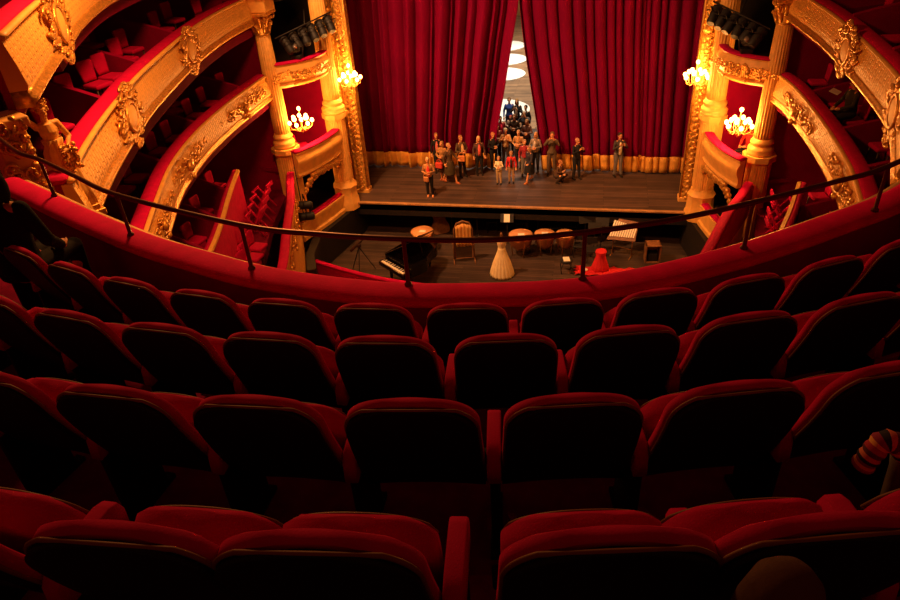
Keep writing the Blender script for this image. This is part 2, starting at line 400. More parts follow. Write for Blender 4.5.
for sd, g in ((1, False), (2, False), (5, True), (6, True)):
    bb = cartouche_bm(sd, garland=g); bmesh.ops.recalc_face_normals(bb.bm, faces=bb.bm.faces)
    me = bpy.data.meshes.new('relief'); bb.bm.to_mesh(me); bb.bm.free(); me.materials.append(M['gilt']); cart_proto.append(me)
bb = MB(); bb.ball((0, -.02, 0), (.17, .06, .25), 14); shield_me = bpy.data.meshes.new('shield'); bb.bm.to_mesh(shield_me); bb.bm.free(); shield_me.materials.append(M['plaster'])
def ornament(root, p, ang, k, sc_=1.0, name='cartouche', ax=1.0):
    o = bpy.data.objects.new(name, cart_proto[k]); col.objects.link(o); o.parent = root
    o.location = Vector(p)-root.location; o.rotation_euler = (0, 0, ang); o.scale = (sc_*ax, sc_, sc_)
    if k < 2:
        s = bpy.data.objects.new('shield', shield_me); col.objects.link(s); s.parent = o
    return o
def at_path(path, y):
    for (x0, y0), (x1, y1) in zip(path, path[1:]):
        if (y0-y)*(y1-y) <= 0 and y0 != y1:
            t = (y-y0)/(y1-y0); return x0+(x1-x0)*t, math.atan2(y1-y0, x1-x0)
    return path[-1][0], PI/2
def gallery(name, s, pts, z0, z1, label, carts, floor_z):
    """pts from the audience end to the stage end; s=-1 left side: the hall is to the right of travel"""
    path = cat_rom(pts, 8)
    o_ = 1 if s < 0 else -1   # outward (away from the hall) = left of travel on the left side
    root = empty(name, (pts[-2][0], pts[-2][1], z0), 0, label, 'gallery parapet')
    h = z1-z0
    b = MB(); b.sweep(path, [(o_*-.05, z0+.10), (o_*-.09, z0+.2), (o_*-.06, z0+h*.55), (0, z1-.06), (o_*.12, z1-.06), (o_*.12, z0+.10)]); loc(b.build('fascia', M['fascia'], root, autos=True), root)
    b = MB(); b.sweep(path, [(o_*.12, z0-.04), (o_*-.06, z0-.04), (o_*-.12, z0+.01), (o_*-.12, z0+.06), (o_*-.08, z0+.085), (o_*-.10, z0+.13), (o_*-.05, z0+.15), (o_*.12, z0+.15)]); loc(b.build('moulding', M['gilt'], root, 'ornate lower gilt moulding'), root)
    b = MB(); b.sweep(path, [(o_*-.02, z1-.07), (o_*-.06, z1-.04), (o_*-.05, z1-.005), (o_*.04, z1), (o_*.04, z1-.07)]); loc(b.build('top_moulding', M['plaster'], root), root)
    b = MB(); b.sweep(path, [(o_*(.17+.15*math.cos(t)), z1+.0+.055*math.sin(t)) for t in [2*PI*k/12 for k in range(12)]]); loc(b.build('armrest_cushion', M['velvet'], root, 'red velvet cushion rail'), root)
    b = MB(); b.sweep(path, [(o_*.12, floor_z-.1), (o_*.12, z1-.04), (o_*.2, z1-.04), (o_*.2, floor_z-.1)]); loc(b.build('inner_lining', M['redwall'], root, autos=True), root)
    for y, k, sc_ in carts:
        x, a = at_path(path, y)
        nrm = V(math.sin(a), -math.cos(a))   # right of travel
        if s > 0: nrm = -nrm
        # ornament's -y must point along nrm
        ang = math.atan2(nrm.y, nrm.x)+PI/2
        ornament(root, (x+nrm.x*.08, y+nrm.y*.08, (z0+z1)/2+.0), ang, k, sc_, ax=(2.1 if k < 2 else 1.7))
    return path, root
LB = [(-4.6, 8.2), (-5.2, 9.5), (-6.0, 11.3), (-6.8, 13.3), (-7.33, 15.45), (-7.6, 17.6), (-7.67, 19.3), (-7.7, 20.5)]
LC = [(-3.9, 7.1), (-4.37, 7.9), (-4.93, 9.1), (-5.5, 10.5), (-6.23, 12.5), (-7.2, 16.0), (-7.65, 18.5), (-7.75, 20.5)]
LD = [(-3.60, 6.60), (-4.4, 7.95), (-5.1, 9.2), (-6.1, 11.0), (-7.1, 13.4), (-7.7, 16.5), (-7.95, 20.5)]
RBp = [(6.6, 9.4), (7.3, 11.2), (7.70, 13.3), (7.84, 14.74), (7.9, 16.8), (7.85, 19.3), (7.68, 20.5)]
RCp = [(6.9, 9.6), (7.4, 11.3), (7.6, 12.5), (7.75, 14.9), (7.8, 17.5), (7.65, 20.5)]
FB, FC, FA = 4.6, 6.85, 1.25
lb, _ = gallery('gallery_parapet', -1, LB, 4.65, 5.42, 'lower left gallery front in cream and gold with red cushion rail', [(18.6, 2, 1.0), (14.1, 3, 1.0), (11.0, 3, .9)], FB)
lc, _ = gallery('gallery_parapet', -1, LC, 6.98, 7.75, 'middle left gallery front in cream and gold with red cushion rail', [(15.56, 0, 1.0), (10.7, 1, 1.0)], FC)
rb, _ = gallery('gallery_parapet', 1, RBp, 4.6, 5.34, 'lower right gallery front in cream and gold, the seated man behind it', [(18.6, 2, 1.0), (14.0, 3, 1.0)], FB)
rc, _ = gallery('gallery_parapet', 1, RCp, 6.8, 7.52, 'upper right gallery front in cream and gold', [(15.6, 0, 1.0), (11.75, 1, 1.0)], FC)
ld, ldr = gallery('gallery_parapet', -1, LD, 8.9, 9.66, 'topmost left gallery front in cream and gold, above the statue', [(9.1, 0, 1.0)], 8.85)
# gallery floors, outer walls, end walls
def slab(path, s, z, nm, wd=3.3):
    o_ = 1 if s < 0 else -1
    path = [q_ for q_ in path if q_[1] > 8.9]
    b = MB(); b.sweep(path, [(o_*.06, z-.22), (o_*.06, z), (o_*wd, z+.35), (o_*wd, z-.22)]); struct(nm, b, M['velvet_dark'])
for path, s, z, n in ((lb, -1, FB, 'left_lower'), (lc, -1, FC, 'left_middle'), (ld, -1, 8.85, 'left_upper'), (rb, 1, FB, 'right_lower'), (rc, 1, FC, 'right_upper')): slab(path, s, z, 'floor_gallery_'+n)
ow = [(-6.2, 5.6), (-8.3, 9.0), (-9.8, 12.5), (-10.7, 16.0), (-11.0, 18.5), (-11.0, 21.2)]
b = MB(); b.sweep(cat_rom(ow, 6), [(0, -.3), (0, 9.2), (.25, 9.2), (.25, -.3)]); struct('wall_left', b, M['redwall'])
b = MB(); b.sweep(cat_rom([(9.6, 8.5), (10.6, 12.5), (11.0, 16.5), (11.0, 21.2)], 6), [(0, -.3), (0, 9.2), (-.25, 9.2), (-.25, -.3)]); struct('wall_right', b, M['redwall'])
for s, nm in ((-1, 'left_end'), (1, 'right_end')):
    b = MB(); b.box((s*9.45, 21.1, 4.5), (3.3, .2, 9.4)); struct('wall_'+nm, b, M['redwall'])
b = MB(); b.sweep([(-6.2, 12.5), (-6.55, 15.6), (-7.3, 18), (-7.75, 20.2), (-7.9, 21)], [(0, FA-.3), (0, FA), (4, FA), (4, FA-.3)]); b.sweep([(6.2, 12.5), (6.55, 15.6), (7.3, 18), (7.75, 20.2), (7.9, 21)], [(0, FA-.3), (0, FA), (-4, FA), (-4, FA-.3)]); struct('floor_stalls_boxes', b, M['velvet_dark'])
b = MB(); b.box((0, 11.2, -1.2), (16, 13.4, .3)); struct('floor_stalls', b, M['carpet'])
# low partitions between the gallery bays
def partition(side, path, y, z0, name_lbl, s, tilt=.08, L=2.9, h0=.78, h1=1.15):
    x, a = at_path(path, y)
    d = V(s*1, -.12 if s > 0 else -.12, 0); d = V(s, .18, 0).normalized() if s < 0 else V(s, .12, 0).normalized()
    p0 = V(x, y, 0)+d*.22; b = MB(); N = 8; n = d.cross(V(0, 0, 1))
    rows = []
    for i in range(N+1):
        t = i/N; p = p0+d*(L*t); zt = z0+h0+(h1-h0)*(1-(1-t)**2)
        rows.append([b.bm.verts.new(p+n*w_+V(0, 0, z_)) for w_, z_ in ((-.05, z0), (-.05, zt-.03), (0, zt), (.05, zt-.03), (.05, z0))])
    for r0, r1 in zip(rows, rows[1:]):
        for k in range(5): b.face([r0[k], r0[(k+1) % 5], r1[(k+1) % 5], r1[k]])
    b.face(rows[0]); b.face(rows[-1][::-1])
    o = b.build('bay_partition', M['redwall'], autos=True); return tag(o, name_lbl, 'partition', 'low partitions between gallery bays')
def bays(path, s, z, ys, where):
    for i, y in enumerate(ys):
        partition(None, path, y, z, 'low red partition in the %s, %s from the stage' % (where, ORD(i)), s)
bays(lc, -1, FC, [16.1, 13.3, 10.8], 'middle left gallery')
bays(lb, -1, FB, [19.3, 16.1, 13.4, 11.2], 'lower left gallery')
bays(rb, 1, FB, [18.85, 16.1, 13.9, 11.9], 'lower right gallery')
bays(rc, 1, FC, [16.8, 13.9], 'upper right gallery')
# ---------------------------------------------------------------- stalls-level boxes beside the pit
def mirror(pts, s): return [(-s*x if False else (x if s < 0 else -x), y) for x, y in pts]
AP = [(-4.9, 13.6), (-5.2, 14.6), (-5.75, 16.1), (-6.45, 18.1), (-7.05, 19.5), (-7.35, 20.25)]
PP = [(-6.1, 11.5), (-6.48, 13.32), (-6.95, 14.83), (-7.6, 16.6), (-8.2, 18.4)]
for s in (-1, 1):
    sd = 'left' if s < 0 else 'right'; o_ = 1 if s < 0 else -1
    pa = cat_rom(mirror(AP, s), 8); root = empty('box_parapet', (s*6.4, 18, -.3), 0, 'low parapet with red cushion rail and gilt front beside the %s end of the pit' % sd, 'parapet')
    b = MB(); b.sweep(pa, [(0, -.5), (0, 2.16), (o_*.12, 2.16), (o_*.12, -.5)]); loc(b.build('front', M['fascia'], root, autos=True), root)
    b = MB(); b.sweep(pa, [(o_*(.02+.13*math.cos(t)), 2.2+.06*math.sin(t)) for t in [2*PI*k/10 for k in range(10)]]); loc(b.build('armrest_cushion', M['velvet'], root, 'red velvet cushion rail'), root)
    b = MB(); b.sweep(pa, [(o_*.12, 1.2), (o_*.12, 2.14), (o_*.18, 2.14), (o_*.18, 1.2)]); loc(b.build('inner_lining', M['redwall'], root, autos=True), root)
    for y, k in ((19.3, 2), (18.0, 3), (16.6, 2), (15.3, 3)):
        x, a = at_path(pa, y); nrm = V(math.sin(a), -math.cos(a)); nrm = -nrm if s > 0 else nrm
        ornament(root, (x+nrm.x*.03, y+nrm.y*.03, 1.55), math.atan2(nrm.y, nrm.x)+PI/2, k, .8, 'garland')
    pp = cat_rom(mirror(PP, s), 6); root = empty('box_partition', (s*8.2, 18.4, 1.25), 0, 'tall red partition with gilt top edge behind the %s pit-side box' % sd, 'partition')
    b = MB(); b.sweep(pp, [(0, FA), (0, 3.02), (o_*.12, 3.02), (o_*.12, FA)]); loc(b.build('panel', M['velvet'], root, autos=True), root)
    b = MB(); b.sweep(pp, [(-o_*.04, 3.0), (-o_*.04, 3.07), (o_*.05, 3.1), (o_*.05, 3.0)]); loc(b.build('gilt_edge', M['plaster'], root, autos=True), root)
    b = MB(); b.sweep(pp, [(o_*(.12+.08*math.cos(t)), 3.05+.05*math.sin(t)) for t in [2*PI*k/8 for k in range(8)]]); loc(b.build('cushion', M['velvet'], root), root)
    b = MB(); b.sweep(pp, [(o_*.12, 1.3), (o_*.12, 2.15), (o_*3.0, 2.35), (o_*3.0, 1.3)]); struct('floor_side_boxes_'+sd, b, M['redwall'])
    for i, y in enumerate((17.2, 15.4, 13.6)):
        partition(None, pp, y, 2.15, 'low red partition in the %s boxes under the lower gallery, %s from the stage' % (sd, ORD(i)), s, L=2.4)
# ================================================================ STAGE-SIDE BOXES, COLUMNS, PROSCENIUM
def flute(n, d): return lambda t: 1-d*(.5+.5*math.cos(n*t))
def column(s, name, x, y, zb, zc, r, label, capital=True, ztop=None):
    root = empty(name, (s*x, y, zb), 0, label, 'column')
    p = root
    b = MB(); b.lathe([(r*1.0, .48), (r, .9), (r*.97, (zc-zb)*.6), (r*.86, zc-zb)], n=96, rf=flute(20, .09)); b.build('shaft', M['plaster'], p, 'fluted shaft')
    b = MB(); b.lathe([(r*1.36, 0), (r*1.36, .09), (r*1.32, .1), (r*1.40, .16), (r*1.32, .23), (r*1.14, .26), (r*1.1, .31), (r*1.22, .35), (r*1.2, .41), (r*1.06, .44), (r*1.02, .5)], n=28); b.build('base', M['plaster'], p)
    if capital:
        hc = .68; b = MB(); zz = zc-zb
        b.lathe([(r*.86, zz), (r*.98, zz+.02), (r*.98, zz+.05), (r*.86, zz+.07), (r*.92, zz+.4), (r*1.25, zz+.56), (r*1.2, zz+.6)], n=20)
        for ring_, nn, z_, ro, ln in ((0, 8, zz+.08, .0, .24), (1, 8, zz+.26, PI/8, .24)):
            for k in range(nn):
                a = 2*PI*k/nn+ro; d = V(math.cos(a), math.sin(a), 0); t_ = V(-d.y, d.x, 0)
                pts = [d*(r*.9)+V(0, 0, z_), d*(r*1.02)+V(0, 0, z_+ln*.5), d*(r*1.2)+V(0, 0, z_+ln*.9), d*(r*1.42)+V(0, 0, z_+ln), d*(r*1.45)+V(0, 0, z_+ln*.85)]
                b.tube(pts, [.045, .06, .055, .04, .02], 6)
        for k in range(4):
            a = PI/4+PI/2*k; d = V(math.cos(a), math.sin(a), 0); b.torus(d*(r*1.5)+V(0, 0, zz+.5), .07, .03, 12, 6, Matrix.Rotation(a, 4, 'Z') @ Matrix.Rotation(PI/2, 4, 'X'))
        b.box((0, 0, zz+.63), (r*3, r*3, .09), bev=.015)
        b.build('capital', M['gilt'], p, 'gilt acanthus capital')
    return root
def fluted_pier(b, c, w, z0, z1, n=8, fl=True):
    poly = [(c[0]+w*math.cos(2*PI*(k+.5)/n)/math.cos(PI/n), c[1]+w*math.sin(2*PI*(k+.5)/n)/math.cos(PI/n)) for k in range(n)]
    b.prism(poly, z0, z1)
    if fl:
        for k in range(n):
            for o in (-.3, 0, .3):
                a = 2*PI*k/n+2*PI/n*0; d = V(math.cos(a), math.sin(a)); t = V(-d.y, d.x)
                p = V(c[0], c[1])+d*(w+.0)+t*(o*w*.75)
                b.tube([(p.x, p.y, z0+.12), (p.x, p.y, z1-.12)], .022, 6)
C1 = (7.62, 20.75); C2 = (6.46, 22.72)
def box_front_path(s, bulge, inset=0, t0=0, t1=1, A=None):
    a = V(*(A or C1)); c = V(C2[0], C2[1]) if not A else V(6.35, 22.85); d = (c-a); n = V(-d.y, d.x).normalized()   # towards the hall centre (for +x side)
    if n.x > 0: n = -n
    pts = []
    for i in range(13):
        t = t0+(t1-t0)*i/12; p = a+d*t+n*(inset+bulge*max(0, math.sin(PI*t))**.8); pts.append((s*p.x, p.y))
    return pts
for s in (-1, 1):
    sd = 'left' if s < 0 else 'right'; o_ = 1 if s < 0 else -1
    column(s, 'fluted_column', C1[0], C1[1], 2.95, 6.62, .27, 'cream fluted column with gilt capital at the audience side of the %s stage box' % sd)
    column(s, 'fluted_column', C2[0], C2[1], 3.5, 8.4, .30, 'thick cream fluted column at the stage side of the %s stage box' % sd)
    # pedestals
    root = empty('column_pedestal', (s*C1[0], C1[1], 0), 0, 'fluted pedestal under the audience-side column of the %s stage box' % sd, 'pedestal')
    b = MB(); fluted_pier(b, (0, 0), .36, .1, 2.8); b.build('shaft', M['plaster'], root, autos=True)
    b = MB(); fluted_pier(b, (0, 0), .45, 2.78, 2.95, fl=False); b.build('cornice', M['plaster'], root, autos=True)
    root = empty('column_pedestal', (s*C2[0], C2[1], 0), 0, 'fluted pedestal under the stage-side column of the %s stage box' % sd, 'pedestal')
    b = MB(); fluted_pier(b, (0, 0), .33, .9, 3.36); b.build('shaft', M['plaster'], root, autos=True)
    b = MB(); fluted_pier(b, (0, 0), .41, 3.34, 3.5, fl=False); b.build('cornice', M['plaster'], root, autos=True)
    b = MB(); b.lathe([(.50, -.2), (.50, .12), (.46, .2), (.44, .62), (.48, .72), (.38, .86), (.37, .95)], n=8); b.build('plinth', M['plaster'], root, autos=True)
    # proscenium frame strip
    root = empty('proscenium_frame', (s*6.12, 23.75, 0), 0, 'ornate gilt proscenium frame at the %s edge of the curtain' % sd, 'frame')
    b = MB(); b.box((s*.16, .0, 4.8), (.82, .3, 9.8)); b.box((0, -.17, 4.8), (.34, .06, 9.8)); b.box((s*.42, -.17, 4.8), (.22, .06, 9.8)); b.build('gilt_panel', M['ornate'], root, autos=True)
    b = MB(); q = random.Random(4)
    for k in range(46):
        z = .15+k*.205
        b.ball((0, -.2, z), (.11, .05, .085), 8); curl(b, V(.09, -.2, z+.1), V(1, 0, 0), V(0, 0, 1), V(0, -1, 0), .07, .9, .018, 1); curl(b, V(-.0, -.2, z+.1), V(-1, 0, 0), V(0, 0, 1), V(0, -1, 0), .07, .9, .018, -1)
    for xx in (-.24, .24): b.tube([(xx, -.16, 0), (xx, -.16, 9.7)], .035, 8)
    b.build('relief', M['gilt'], root)
    b = MB(); b.box((s*.16, 0, -.0), (.9, .42, .3), bev=.03); b.build('plinth', M['plaster'], root)
    # stage box: three storeys
    root = empty('stage_box', (s*7.05, 21.7, 0), 0, 'three-storey %s stage box between the two fluted columns' % sd, 'theatre box')
    # lowest: sill + dark opening
    pth = box_front_path(s, .08, .0, -.12, 1.0, A=(7.05, 20.15))
    b = MB(); b.sweep(pth, [(0, -.25), (-o_*.06, -.2), (-o_*.06, -.08), (0, -.03), (0, .34), (-o_*.05, .38), (-o_*.05, .48), (o_*.3, .48), (o_*.3, -.25)]); loc(b.build('sill', M['plaster'], root, autos=True), root)
    b = MB(); b.sweep(box_front_path(s, .08, -.03, .12, .88, A=(7.05, 20.15)), [(o_*(.1+.13*math.cos(t)), .5+.05*math.sin(t)) for t in [2*PI*k/10 for k in range(10)]]); loc(b.build('armrest_cushion', M['velvet'], root), root)
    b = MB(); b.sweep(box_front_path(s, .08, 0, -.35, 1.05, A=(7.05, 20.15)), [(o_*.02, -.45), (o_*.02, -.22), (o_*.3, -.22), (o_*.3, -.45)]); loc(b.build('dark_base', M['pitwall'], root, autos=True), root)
    # middle: floor, fascia
    pm = box_front_path(s, .22, .02, .0, .97, A=(7.05, 20.15))
    b = MB(); b.sweep(pm, [(o_*.14, 2.06), (-o_*.0, 2.06), (-o_*.05, 2.14), (0, 2.2), (-o_*.02, 2.35), (-o_*.12, 2.55), (-o_*.12, 2.7), (-o_*.02, 2.84), (-o_*.06, 2.88), (-o_*.06, 2.93), (o_*.14, 2.93)]); loc(b.build('middle_front', M['plaster'], root, 'plain bowed cream front', autos=True), root)
    b = MB(); b.sweep(pm, [(o_*(.06+.15*math.cos(t)), 2.97+.055*math.sin(t)) for t in [2*PI*k/10 for k in range(10)]]); loc(b.build('armrest_cushion', M['velvet'], root, 'red velvet cushion rail'), root)
    b = MB(); b.sweep(pm, [(o_*.14, 2.0), (o_*.14, 2.92), (o_*.19, 2.92), (o_*.19, 2.0)]); loc(b.build('inner_lining', M['redwall'], root, autos=True), root)
    # garland arch above the dark opening
    q = random.Random(11); b = MB()
    for i in range(26):
        t = (i+.5)/26; a = V(7.05, 20.15); c = V(6.35, 22.85); d = c-a; n = V(-d.y, d.x).normalized(); n = -n if n.x > 0 else n
        p = a+d*(.06+.86*t)+n*(.2*math.sin(PI*(.06+.86*t))**.8+.0); z = 1.97-.5*(abs(2*t-1)**5)
        b.ball((s*p.x, p.y, z+q.uniform(-.04, .04)), (.09, .09, q.uniform(.07, .13)), 8)
        dd = V(s*d.x, d.y, 0).normalized(); curl(b, V(s*p.x, p.y, z-.08), dd*q.choice((-1, 1)), V(0, 0, 1), V(s*n.x, n.y, 0), .09, 1.1, .028, q.choice((-1, 1)))
    loc(b.build('garland', M['gilt'], root, 'gilt garland arch over the dark opening'), root)
    # upper front
    pu = box_front_path(s, .42, .10, .0, .95)
    b = MB(); b.sweep(pu, [(o_*.14, 4.92), (-o_*.0, 4.92), (-o_*.05, 5.0), (0, 5.05), (-o_*.03, 5.2), (-o_*.1, 5.42), (-o_*.03, 5.6), (-o_*.05, 5.66), (o_*.14, 5.66)]); loc(b.build('upper_front', M['plaster'], root, 'bowed upper front', autos=True), root)
    b = MB(); b.sweep(pu, [(o_*(.06+.14*math.cos(t)), 5.68+.05*math.sin(t)) for t in [2*PI*k/10 for k in range(10)]]); loc(b.build('armrest_cushion', M['velvet'], root), root)
    for t, k in ((.25, 3), (.62, 2)):
        i = int(t*12); x0, y0 = pu[i]; x1, y1 = pu[i+1]; a = math.atan2(y1-y0, x1-x0); nrm = V(math.sin(a), -math.cos(a)); nrm = -nrm if s > 0 else nrm
        ornament(root, (x0+nrm.x*.08, y0+nrm.y*.08, 5.3), math.atan2(nrm.y, nrm.x)+PI/2, k, .85, 'cartouche')
    # box floors and walls
    def boxpoly(ins=.1): 
        f = [(s*C1[0], C1[1]), (s*C2[0], C2[1]), (s*9.4, 23.9), (s*9.9, 21.2)]
        return [(x-root.location.x, y-root.location.y) for x, y in f]
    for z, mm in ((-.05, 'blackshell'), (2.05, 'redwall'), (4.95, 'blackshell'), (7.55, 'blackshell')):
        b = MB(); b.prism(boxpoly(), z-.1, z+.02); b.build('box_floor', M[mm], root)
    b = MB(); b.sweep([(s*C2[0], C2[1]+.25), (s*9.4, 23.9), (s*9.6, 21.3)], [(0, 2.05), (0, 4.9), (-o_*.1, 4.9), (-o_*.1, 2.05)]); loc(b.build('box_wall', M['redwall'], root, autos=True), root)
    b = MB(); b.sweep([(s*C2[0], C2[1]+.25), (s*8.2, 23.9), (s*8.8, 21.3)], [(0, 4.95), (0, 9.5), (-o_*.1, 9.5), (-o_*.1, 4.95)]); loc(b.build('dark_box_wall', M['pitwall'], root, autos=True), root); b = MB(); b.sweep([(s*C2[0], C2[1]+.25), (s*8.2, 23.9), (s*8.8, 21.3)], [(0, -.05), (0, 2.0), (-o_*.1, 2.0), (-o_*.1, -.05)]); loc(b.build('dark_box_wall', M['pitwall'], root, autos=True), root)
# entablature blocks over the audience-side columns
for s in (-1, 1):
    b = MB(); b.box((0, 0, .2), (.85, .7, .42), bev=.03); b.box((0, 0, .46), (1.0, .85, .1), bev=.02)
    o = b.build('column_entablature', M['plaster']); o.location = (s*7.62, 20.75, 7.31)
    tag(o, 'cream entablature block on the capital of the %s audience-side column' % ('left' if s < 0 else 'right'), 'entablature')
# ================================================================ SEATS OF THE NEAREST ROWS
def slab_shape(b, hw, T, prof, lat, th, nT=22, nU=14, edge=.35):
    """padded slab: hw(t) half width at height t in 0..T, prof(t)->(y, z), lat(u)->forward shift, th thickness"""
    ts = [T*(1-(1-k/nT)**1.7) for k in range(nT+1)]; F = []; Bk = []
    for t in ts:
        y, z = prof(t); y2, z2 = prof(min(T, t+.01)); y1, z1 = prof(max(0, t-.01)); d = V(0, y2-y1, z2-z1).normalized(); n = V(0, -d.z, d.y)
        if n.y > 0: n = -n            # n points to the back
        fr = []; bk = []
        for i in range(nU+1):
            u = -1+2*i/nU; u = math.copysign(abs(u)**.8, u); x = hw(t)*u
            e = max(0, (abs(u)-.72)/.28)**2; e = max(e, max(0, (t-(T-.06))/.06)**2, max(0, (.05-t)/.05)**2)
            c = V(x, y+lat(u), z); k = th/2*(1-edge*e)
            fr.append(b.bm.verts.new(c-n*k)); bk.append(b.bm.verts.new(c+n*k))
        F.append(fr); Bk.append(bk)
    for g in (F, Bk):
        for j in range(nT):
            for i in range(nU): b.face([g[j][i], g[j][i+1], g[j+1][i+1], g[j+1][i]])
    for j in range(nT):
        for i in (0, nU): b.face([F[j][i], F[j+1][i], Bk[j+1][i], Bk[j][i]])
    for i in range(nU):
        for j in (0, nT): b.face([F[j][i], F[j][i+1], Bk[j][i+1], Bk[j][i]])
    return b
BT = .60
def hw_back(t, W=.235, r=.13):
    w_ = W+.012*(1-t/BT)
    if t > BT-r: q = (t-(BT-r))/r; w_ = w_-r+r*math.sqrt(max(0, 1-q**2.3))
    return w_
def prof_back(t):
    q = t/BT      # bottom forward, top leaning back
    return (.215*(1-q)**1.35, .33+.585*q)
def lat_back(u): return -.012*abs(u)**2
def make_seat(arm_left):
    root = empty('theatre_seat', (0, 0, 0), 0, 'red velvet tip-up theatre seat with black back shell', 'theatre seat')
    slab_shape(MB(), lambda t: hw_back(t)*1.0, BT, lambda t: (prof_back(t)[0]-.008, prof_back(t)[1]), lat_back, .058).build('backrest', M['velvet'], root)
    slab_shape(MB(), lambda t: hw_back(min(BT, t+.008))-.006, BT-.008, lambda t: (prof_back(t)[0]-.046, prof_back(t)[1]), lat_back, .024, edge=.15).build('back_shell', M['blackshell'], root, 'black back shell')
    b = MB(); pts = []
    N = 60
    for k in range(N+1):
        a = -1+2*k/N
        t = BT-.014
        # outline walk: left side up, over the top, right side down
    outl = []
    for k in range(16): t = (BT-.012)*(k/15)**.8*.80; outl.append((-1, t))
    for k in range(14): t = (BT-.012)*(.80+.20*math.sin(k/13*PI/2)); outl.append((-1, t))
    half = outl[:]; outl = half+[(1, t) for _, t in half[::-1]]
    for sgn, t in outl:
        y, z = prof_back(t); pts.append(V(sgn*(hw_back(t)-.004), y-.035+lat_back(sgn), z+.002))
    b.tube(pts, .0065, 6); b.build('piping', M['piping'], root, 'tan piping round the shell')
    # tipped-up seat cushion
    def hws(t):
        T = .40; r = .17; w_ = .222
        if t > T-r: q = (t-(T-r))/r; w_ = w_-.15*(1-math.sqrt(max(0, 1-q**2.2)))
        return w_
    s = slab_shape(MB(), hws, .40, lambda t: (.310+.02*math.sin(t/.4*PI)-.24*t, .32+t*.80), lambda u: -.01*u*u, .12, edge=.3).build('seat_cushion', M['velvet'], root)
    b = MB(); pts = []
    for k in range(25):
        a = -1+2*k/24; t = .40-.17*(1-math.sqrt(max(0, 1-abs(a)**2.6)))*1.0
        y = .310+.02*math.sin(min(1, t/.4)*PI)-.24*t; pts.append(V(a*.215, y+.058-.01*a*a, .322+t*.80))
    b.tube(pts, .006, 6); b.build('piping', M['piping'], s, 'tan piping')
    # armrests on the shared standards
    for sx in ((-1, 1) if arm_left else (1,)):
        b = MB(); x = sx*.279
        prof = [(.05, .44), (.06, .53), (.09, .565), (.14, .575), (.31, .565), (.345, .55), (.36, .51), (.355, .44)]
        w_ = .027; L = []
        for xx, ins in ((-w_, .008), (-w_*.75, 0), (w_*.75, 0), (w_, .008)):
            cy, cz = .21, .50
            L.append([b.bm.verts.new((x+xx, cy+(y-cy)*(1-ins*3), cz+(z-cz)*(1-ins*3))) for y, z in prof])
        for a, c in zip(L, L[1:]): b.skin(a, c)
        b.face(L[0]); b.face(L[-1][::-1]); b.build('armrest', M['velvet'], root, 'padded red armrest')
        b = MB(); b.box((x, .20, .26), (.035, .26, .50), bev=.01); b.box((x, .20, .012), (.05, .34, .024)); b.build('standard', M['blackshell'], root, 'black seat standard')
    b = MB(); b.box((0, .30, .33), (.50, .06, .05), bev=.01); b.build('hinge_bar', M['blackshell'], root, 'black hinge bar')
    return root
ROWS = [(6.45, .064, 5, range(-1, 14)), (7.238, .103, 4, range(-1, 11)), (7.981, .135, 2, range(-2, 7)), (8.799, .127, 1, range(-1, 5))]
RN = ['front row by the parapet', 'second row from the parapet', 'third row from the parapet', 'row nearest the camera']
seatA = make_seat(False); seatB = make_seat(True); first = {0: seatA, 1: seatB}; used = {0: False, 1: False}
NROW = [(0, 11), (0, 9), (-1, 5), (0, 3)]
for ri, (Rr, t0, k0, ks) in enumerate(ROWS):
    vis = list(ks)
    for n_, k in enumerate(vis):
        a = t0+(k-k0)*.56/Rr
        if ri == 3: a += {0: .010, 1: -.002, 2: .007, 3: -.005}.get(k, 0)
        ty = 1 if n_ == 0 else 0
        o = first[ty] if not used[ty] else copy_tree(first[ty]); used[ty] = True
        lab = 'red velvet tip-up seat with black back, %s, %s from the left' % (RN[ri], ORD(n_))
        place(o, (CX+Rr*math.sin(a), CY-Rr*math.cos(a), FZ[ri]), a, lab, 'tip-up seats in the '+RN[ri])
def seat_pos(ri, k):
    Rr, t0, k0, _ = ROWS[ri]; a = t0+(k-k0)*.56/Rr; return V(CX+Rr*math.sin(a), CY-Rr*math.cos(a), FZ[ri]), a
# ================================================================ CHAIRS IN THE GALLERIES
def make_box_chair():
    root = empty('gallery_chair', (0, 0, 0), 0, 'red upholstered gallery chair', 'chair')
    b = MB(); b.box((0, .02, .44), (.44, .44, .10), bev=.04); b.build('seat', M['velvet'], root)
    def hwf(t): return .15+.055*(t/.42)-(.05*max(0, (t-.36)/.06)**2)
    slab_shape(MB(), hwf, .42, lambda t: (-.21-.10*t, .50+t*.98), lambda u: .02*u*u, .065, nT=10, nU=8).build('backrest', M['velvet'], root)
    for sx in (-1, 1):
        for sy in (-1, 1):
            b = MB(); b.tube([(sx*.19, sy*.18, .40), (sx*.20, sy*.21, 0)], [.022, .015], 6); b.build('leg', M['darkwood'], root)
    return root
def make_frame_chair():
    root = empty('folded_chair', (0, 0, 0), 0, 'red folded chair', 'chair')
    for sx in (-.2, .2):
        b = MB(); b.tube([(sx, -.26, .02), (sx, .28, .90)], .034, 6); b.tube([(sx, .28, .02), (sx, -.26, .72)], .034, 6); b.build('side_frame', M['velvet'], root)
    b = MB(); b.box((0, .28, .90), (.50, .06, .14), bev=.015); b.build('top_rail', M['velvet'], root)
    b = MB(); b.box((0, -.26, .72), (.50, .06, .08), bev=.015); b.build('seat_rail', M['velvet'], root)
    return root
gch = make_box_chair(); fch = make_frame_chair(); ug = [0, 0]
def put_chair(kind, x, y, z, rz, label, group):
    src = (gch, fch)[kind]; o = src if not ug[kind] else copy_tree(src); ug[kind] = 1
    return place(o, (x, y, z), rz, label, group)
